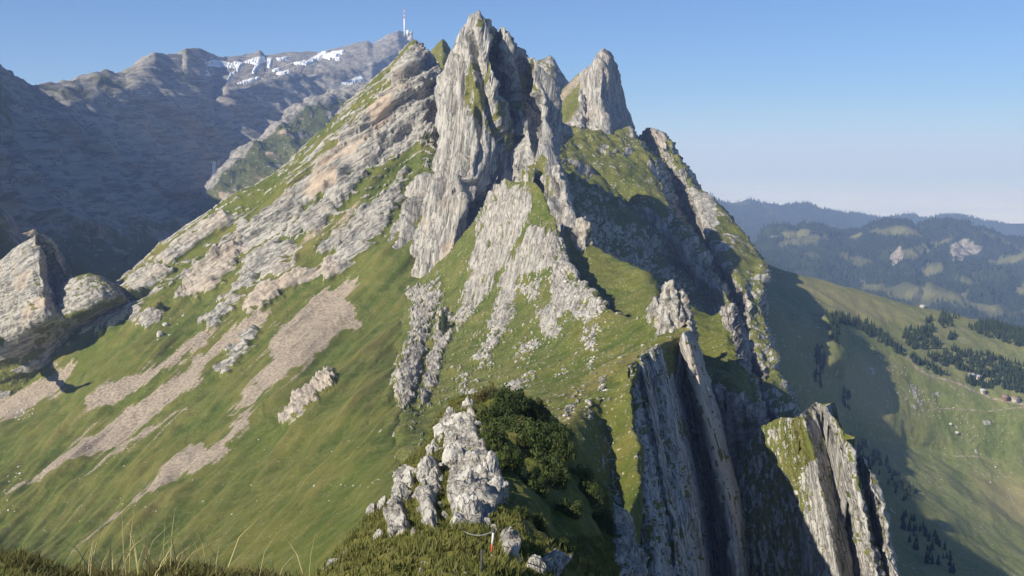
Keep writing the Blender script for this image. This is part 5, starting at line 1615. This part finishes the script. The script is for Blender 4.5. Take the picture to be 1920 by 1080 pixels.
for poly, n, word in forests:
    pa = np.array(poly, float)
    x0, x1 = pa[:, 0].min(), pa[:, 0].max()
    got = PK_MEADOW.inside(poly, n)
    for (p, nrm, x, y) in got:
        part = ("left part of ", "middle of ", "right part of ")[int(np.clip((x - x0) / (x1 - x0 + 1e-6) * 3, 0, 2))] if n > 12 else ""
        trees.append((p, random.uniform(7, 12.5), part + word))
trees.sort(key=lambda t: -t[1] / t[0][1])
for k, (p, h, w) in enumerate(trees[:290]):
    e = bpy.data.objects.new("conifer_tree", None)
    C.objects.link(e)
    e.location = tuple(p)
    e.scale = (h * random.uniform(0.85, 1.25), h * random.uniform(0.85, 1.25), h)
    e.rotation_euler = (0, 0, random.uniform(0, 6.28))
    e["label"], e["category"], e["group"] = "dark conifer in the " + w.replace("of the", "of the") if w[:3] != "the" else "dark conifer in " + w, "conifer", "conifers in " + w
    link("crown", CROWN[k % 4], parent=e)
    link("trunk", TRUNK, parent=e)

def forest_mesh(pts, hs):
    V, Fc, o = [], [], 0
    for k, (p, h) in enumerate(zip(pts, hs)):
        v, f = CON[k % 4]
        V.append(v * h + p)
        Fc.append(f + o)
        o += len(v)
    return tri_mesh("forest", np.concatenate(V), np.concatenate(Fc), MAT_CONIFER)
rest = trees[290:]
if rest:
    link("conifer_wood", forest_mesh([t[0] for t in rest], [t[1] for t in rest]), kind="stuff", label="the rest of the dark conifers massed in the valley woods", cat="forest")

# far woods on the hills: simple spikes
def spikes(V, open_mask, n, h0, h1, seed):
    r = np.random.default_rng(seed)
    px, py = proj(V)
    top = np.argmin(py, axis=0)
    ok = (np.arange(V.shape[0])[:, None] >= top[None, :] - 1) & (open_mask < 0.35) & (px > 1330) & (px < 1960) & (py < 640)
    rr, cc = np.nonzero(ok)
    k = r.choice(len(rr), n)
    p = V[rr[k], cc[k]] + r.normal(size=(n, 3)) * np.array((9, 9, 0))
    h = r.uniform(h0, h1, n)
    a0 = r.uniform(0, 6.28, n)
    vs = [p + np.stack([0 * h, 0 * h, h], -1)]
    for t in range(4):
        a = a0 + t * math.pi / 2
        vs.append(p + np.stack([np.cos(a) * h * 0.27, np.sin(a) * h * 0.27, 0 * h - 2], -1))
    v = np.stack(vs, 1).reshape(-1, 3)
    o = np.arange(n)[:, None] * 5
    f = np.concatenate([o + np.array((0, 1 + t, 1 + (t + 1) % 4)) for t in range(4)], 0)
    return tri_mesh("forest", v, f, MAT_CONIFER)
link("hill_forest", spikes(V2_, O2, 22000, 12, 24, 5), kind="stuff", label="conifer forest covering the nearer hills", cat="forest")
link("hill_forest", spikes(V1, O1, 9000, 18, 34, 6), kind="stuff", label="woods along the farthest blue hills", cat="forest")

# ------------------------------------------------------------------ alpine huts
MAT_PLASTER = flat_mat("hut_wall", (0.40, 0.36, 0.31), (0.50, 0.46, 0.40), 0.8)
MAT_WOOD = flat_mat("hut_timber", (0.16, 0.10, 0.065), (0.24, 0.16, 0.10), 1.0)
MAT_ROOF = flat_mat("hut_roof", (0.24, 0.17, 0.15), (0.31, 0.23, 0.20), 0.7)
MAT_ROOF_G = flat_mat("hut_roof_pale", (0.40, 0.40, 0.41), (0.50, 0.50, 0.50), 0.7)
def hut(x, y, L, W, H, rot, wall, roof, label, V=None):
    p, _ = PK_MEADOW.at(x, y)
    e = bpy.data.objects.new("alpine_hut", None)
    C.objects.link(e)
    e.location = tuple(p)
    e.rotation_euler = (0, 0, rot)
    e["label"], e["category"], e["group"] = label, "hut", "alpine huts in the valley"
    L, W, H = L * 0.72, W * 0.72, H * 0.72
    hl, hw = L / 2, W / 2
    rg = H + W * 0.30
    wv = [(-hl, -hw, -2), (hl, -hw, -2), (hl, hw, -2), (-hl, hw, -2), (-hl, -hw, H), (hl, -hw, H), (hl, hw, H), (-hl, hw, H), (-hl, 0, rg), (hl, 0, rg)]
    wf = [(0, 1, 5), (0, 5, 4), (2, 3, 7), (2, 7, 6), (1, 2, 6), (1, 6, 5), (5, 6, 9), (3, 0, 4), (3, 4, 7), (7, 4, 8)]
    link("wall", tri_mesh("wall", wv, wf, wall), parent=e)
    o, t = 0.6, 0.35
    rv = []
    for sx in (-hl - o, hl + o):
        for (yy, zz) in ((-hw - o, H - o * 0.6), (0, rg + 0.05), (hw + o, H - o * 0.6)):
            rv += [(sx, yy, zz), (sx, yy, zz + t)]
    rf = [(1, 7, 9, 3), (3, 9, 11, 5), (0, 2, 8, 6), (2, 4, 10, 8), (0, 6, 7, 1), (4, 5, 11, 10), (0, 1, 3, 2), (2, 3, 5, 4), (6, 8, 9, 7), (8, 10, 11, 9)]
    link("roof", tri_mesh("roof", rv, rf, roof), parent=e)
    dv = [(-1.0, -hw - 0.05, -1), (1.0, -hw - 0.05, -1), (1.0, -hw - 0.05, 2.0), (-1.0, -hw - 0.05, 2.0), (-1.0, -hw + .1, -1), (1.0, -hw + .1, -1), (1.0, -hw + .1, 2.0), (-1.0, -hw + .1, 2.0)]
    df = [(0, 1, 2, 3), (4, 7, 6, 5), (0, 3, 7, 4), (1, 5, 6, 2), (3, 2, 6, 7), (0, 4, 5, 1)]
    link("door", tri_mesh("door", dv, df, MAT_WOOD), parent=e)
hut(1884, 748, 14, 10, 4.5, 0.3, MAT_WOOD, MAT_ROOF, "red-roofed hut, left one of the pair at the right edge")
hut(1903, 751, 16, 10, 4.5, 0.25, MAT_PLASTER, MAT_ROOF, "long pale hut, right one of the pair at the right edge")
hut(1842, 735, 10, 8, 4, 0.1, MAT_PLASTER, MAT_ROOF_G, "small white hut standing alone beside the meadow track")
hut(1822, 705, 10, 8, 4, 0.2, MAT_PLASTER, MAT_ROOF_G, "white hut at the wood edge, left one of two")
hut(1832, 709, 12, 8, 4, 0.1, MAT_PLASTER, MAT_ROOF_G, "white hut at the wood edge, right one of two")
hut(1732, 571, 12, 9, 4, 0.3, MAT_PLASTER, MAT_ROOF_G, "pale hut on the far crest of the pasture")

# ------------------------------------------------------------------ summit station and mast
def box_mesh(name, x0, x1, y0, y1, z0, z1, mat):
    v = [(x0, y0, z0), (x1, y0, z0), (x1, y1, z0), (x0, y1, z0), (x0, y0, z1), (x1, y0, z1), (x1, y1, z1), (x0, y1, z1)]
    f = [(0, 3, 2, 1), (4, 5, 6, 7), (0, 1, 5, 4), (1, 2, 6, 5), (2, 3, 7, 6), (3, 0, 4, 7)]
    return tri_mesh(name, v, f, mat)
st = bpy.data.objects.new("transmission_mast", None)
C.objects.link(st)
mb, mt_ = P(758.5, 66, 6120), P(758.5, 16, 6120)
st.location = tuple(mb)
st["label"], st["category"] = "tall white and red transmission mast on the far summit", "mast"
Hm = mt_[2] - mb[2]
for nm, a, b, r, mt in (("white_section", -0.1, 0.62, 4.2, MAT_WHITE), ("red_band", 0.62, 0.70, 3.0, MAT_RED), ("white_section", 0.70, 0.78, 2.8, MAT_WHITE), ("red_band", 0.78, 0.86, 2.6, MAT_RED), ("white_section", 0.86, 0.93, 2.4, MAT_WHITE), ("red_band", 0.93, 1.0, 2.2, MAT_RED)):
    v, f = tube([(0, 0, Hm * a), (0, 0, Hm * (a + b) / 2), (0, 0, Hm * b)], r, 10)
    link(nm, tri_mesh(nm, v, f, mt, smooth=True), parent=st)
sb = bpy.data.objects.new("summit_station", None)
C.objects.link(sb)
sb.location = tuple(P(767, 70, 6110))
sb["label"], sb["category"] = "pale summit station building beside the mast", "building"
k6 = 6110 / F
MAT_CONC = flat_mat("station_concrete", (0.36, 0.34, 0.32), (0.45, 0.43, 0.41), 0.05)
link("lower_block", box_mesh("lower_block", -3 * k6, 6.5 * k6, 0, 30, -10 * k6, 4 * k6, MAT_CONC), parent=sb)
link("upper_block", box_mesh("upper_block", -0.2 * k6, 6.2 * k6, 2, 26, 4 * k6, 11 * k6, MAT_CONC), parent=sb)
link("white_tower", box_mesh("white_tower", -4.6 * k6, -0.4 * k6, -2, 18, 2 * k6, 13 * k6, MAT_WHITE), parent=sb)

# ------------------------------------------------------------------ snow patches
def snow(poly, label, pick=None):
    pick = pick or PK_FAR
    pc = np.mean(np.array(poly, float), axis=0)
    poly = [tuple(pc + (np.array(q) - pc) * 1.3) for q in poly]
    m = (inpoly(pick.px, pick.py, poly, 3.0) > 0.02) & pick.front
    r, c = np.nonzero(m)
    if len(r) < 4:
        return
    r0, r1, c0, c1 = max(r.min() - 1, 0), r.max() + 2, max(c.min() - 1, 0), c.max() + 2
    V = pick.V[r0:r1, c0:c1]
    N = pick.N[r0:r1, c0:c1]
    up = 5
    tv = np.linspace(0, V.shape[0] - 1, (V.shape[0] - 1) * up + 1)
    tu = np.linspace(0, V.shape[1] - 1, (V.shape[1] - 1) * up + 1)
    U = lin(np.swapaxes(lin(V, tv), 0, 1), tu)
    U = np.swapaxes(U, 0, 1)
    px, py = proj(U)
    n = fbm(U / 30, 3)
    lift = inpoly(px + 1.6 * n, py + 1.2 * n, poly, 1.6)
    k = V[..., 1].mean() / F
    U = U + np.array((-0.25, -0.7, 0.65)) * ((lift - 0.35) * 5.5 * k)[..., None]
    link("snow_patch", grid_mesh("snow_patch", U, None, MAT_SNOW), label=label, cat="snow patch", group="old snow on the far massif")
for poly, lab in [
    ([(392, 119), (405, 114), (436, 121), (434, 126), (418, 125), (395, 123)], "flat snow patch farthest left below the crest"),
    ([(440, 117), (456, 120), (446, 132)], "wedge of snow right of the leftmost patch"),
    ([(462, 116), (480, 110), (493, 108), (494, 114), (480, 119)], "bright snow patch under the small tooth of the crest"),
    ([(496, 117), (487, 121), (479, 136), (475, 134), (481, 121)], "snow streak running down below the small tooth"),
    ([(444, 133), (436, 141), (429, 152), (427, 150), (433, 139)], "narrow snow streak low on the left of the plateau"),
    ([(450, 155), (466, 150), (483, 146), (481, 150), (462, 156)], "low slanting snow strip near the cliff edge"),
    ([(555, 117), (582, 112), (604, 99), (609, 102), (596, 111), (577, 120)], "long snow field, left one of the two below the mast ridge"),
    ([(610, 103), (628, 98), (643, 96), (638, 102), (620, 110), (611, 107)], "large bright snow field, right one of the two below the mast ridge"),
    ([(521, 110), (541, 107), (533, 113), (524, 113)], "small snow patch in the middle of the plateau"),
    ([(503, 111), (511, 111), (506, 126), (502, 124)], "upright snow strip left of the plateau middle"),
    ([(512, 132), (523, 128), (524, 131), (514, 134)], "tiny snow fleck in the plateau rocks, upper"),
    ([(521, 138), (540, 133), (542, 136), (526, 140)], "tiny snow fleck in the plateau rocks, lower"),
    ([(630, 109), (639, 108), (637, 112), (630, 113)], "snow fleck just below the large right field"),
    ([(645, 156), (660, 150), (675, 145), (679, 151), (652, 158)], "snow bank at the cliff foot above the green spur"),
    ([(400, 305), (404, 308), (403, 328), (398, 329)], "thin snow gully in the shaded wall, upper"),
    ([(386, 368), (400, 365), (403, 378), (398, 383)], "snow remnant in the shaded wall, lower"),
]:
    snow(poly, lab)


# ------------------------------------------------------------------ haze
def haze():
    x0, x1, y0, y1, z0, z1 = -62000, 62000, -8000, 102000, -1030, 900
    v = [(x0, y0, z0), (x1, y0, z0), (x1, y1, z0), (x0, y1, z0), (x0, y0, z1), (x1, y0, z1), (x1, y1, z1), (x0, y1, z1)]
    f = [(0, 3, 2, 1), (4, 5, 6, 7), (0, 1, 5, 4), (1, 2, 6, 5), (2, 3, 7, 6), (3, 0, 4, 7)]
    m = bpy.data.materials.new("haze_air")
    m.use_nodes = True
    n = m.node_tree.nodes
    n.clear()
    o = n.new("ShaderNodeOutputMaterial")
    p = n.new("ShaderNodeVolumePrincipled")
    p.inputs["Color"].default_value = (*HAZE_COLOR, 1)
    p.inputs["Absorption Color"].default_value = (0.45, 0.48, 1, 1)
    p.inputs["Density"].default_value = HAZE_DENSITY
    p.inputs["Anisotropy"].default_value = 0.0
    m.node_tree.links.new(p.outputs[0], o.inputs["Volume"])
    me = tri_mesh("haze", v, f, m)
    return link("haze", me, kind="stuff", label="thin blue morning haze filling the air", cat="haze")

haze()
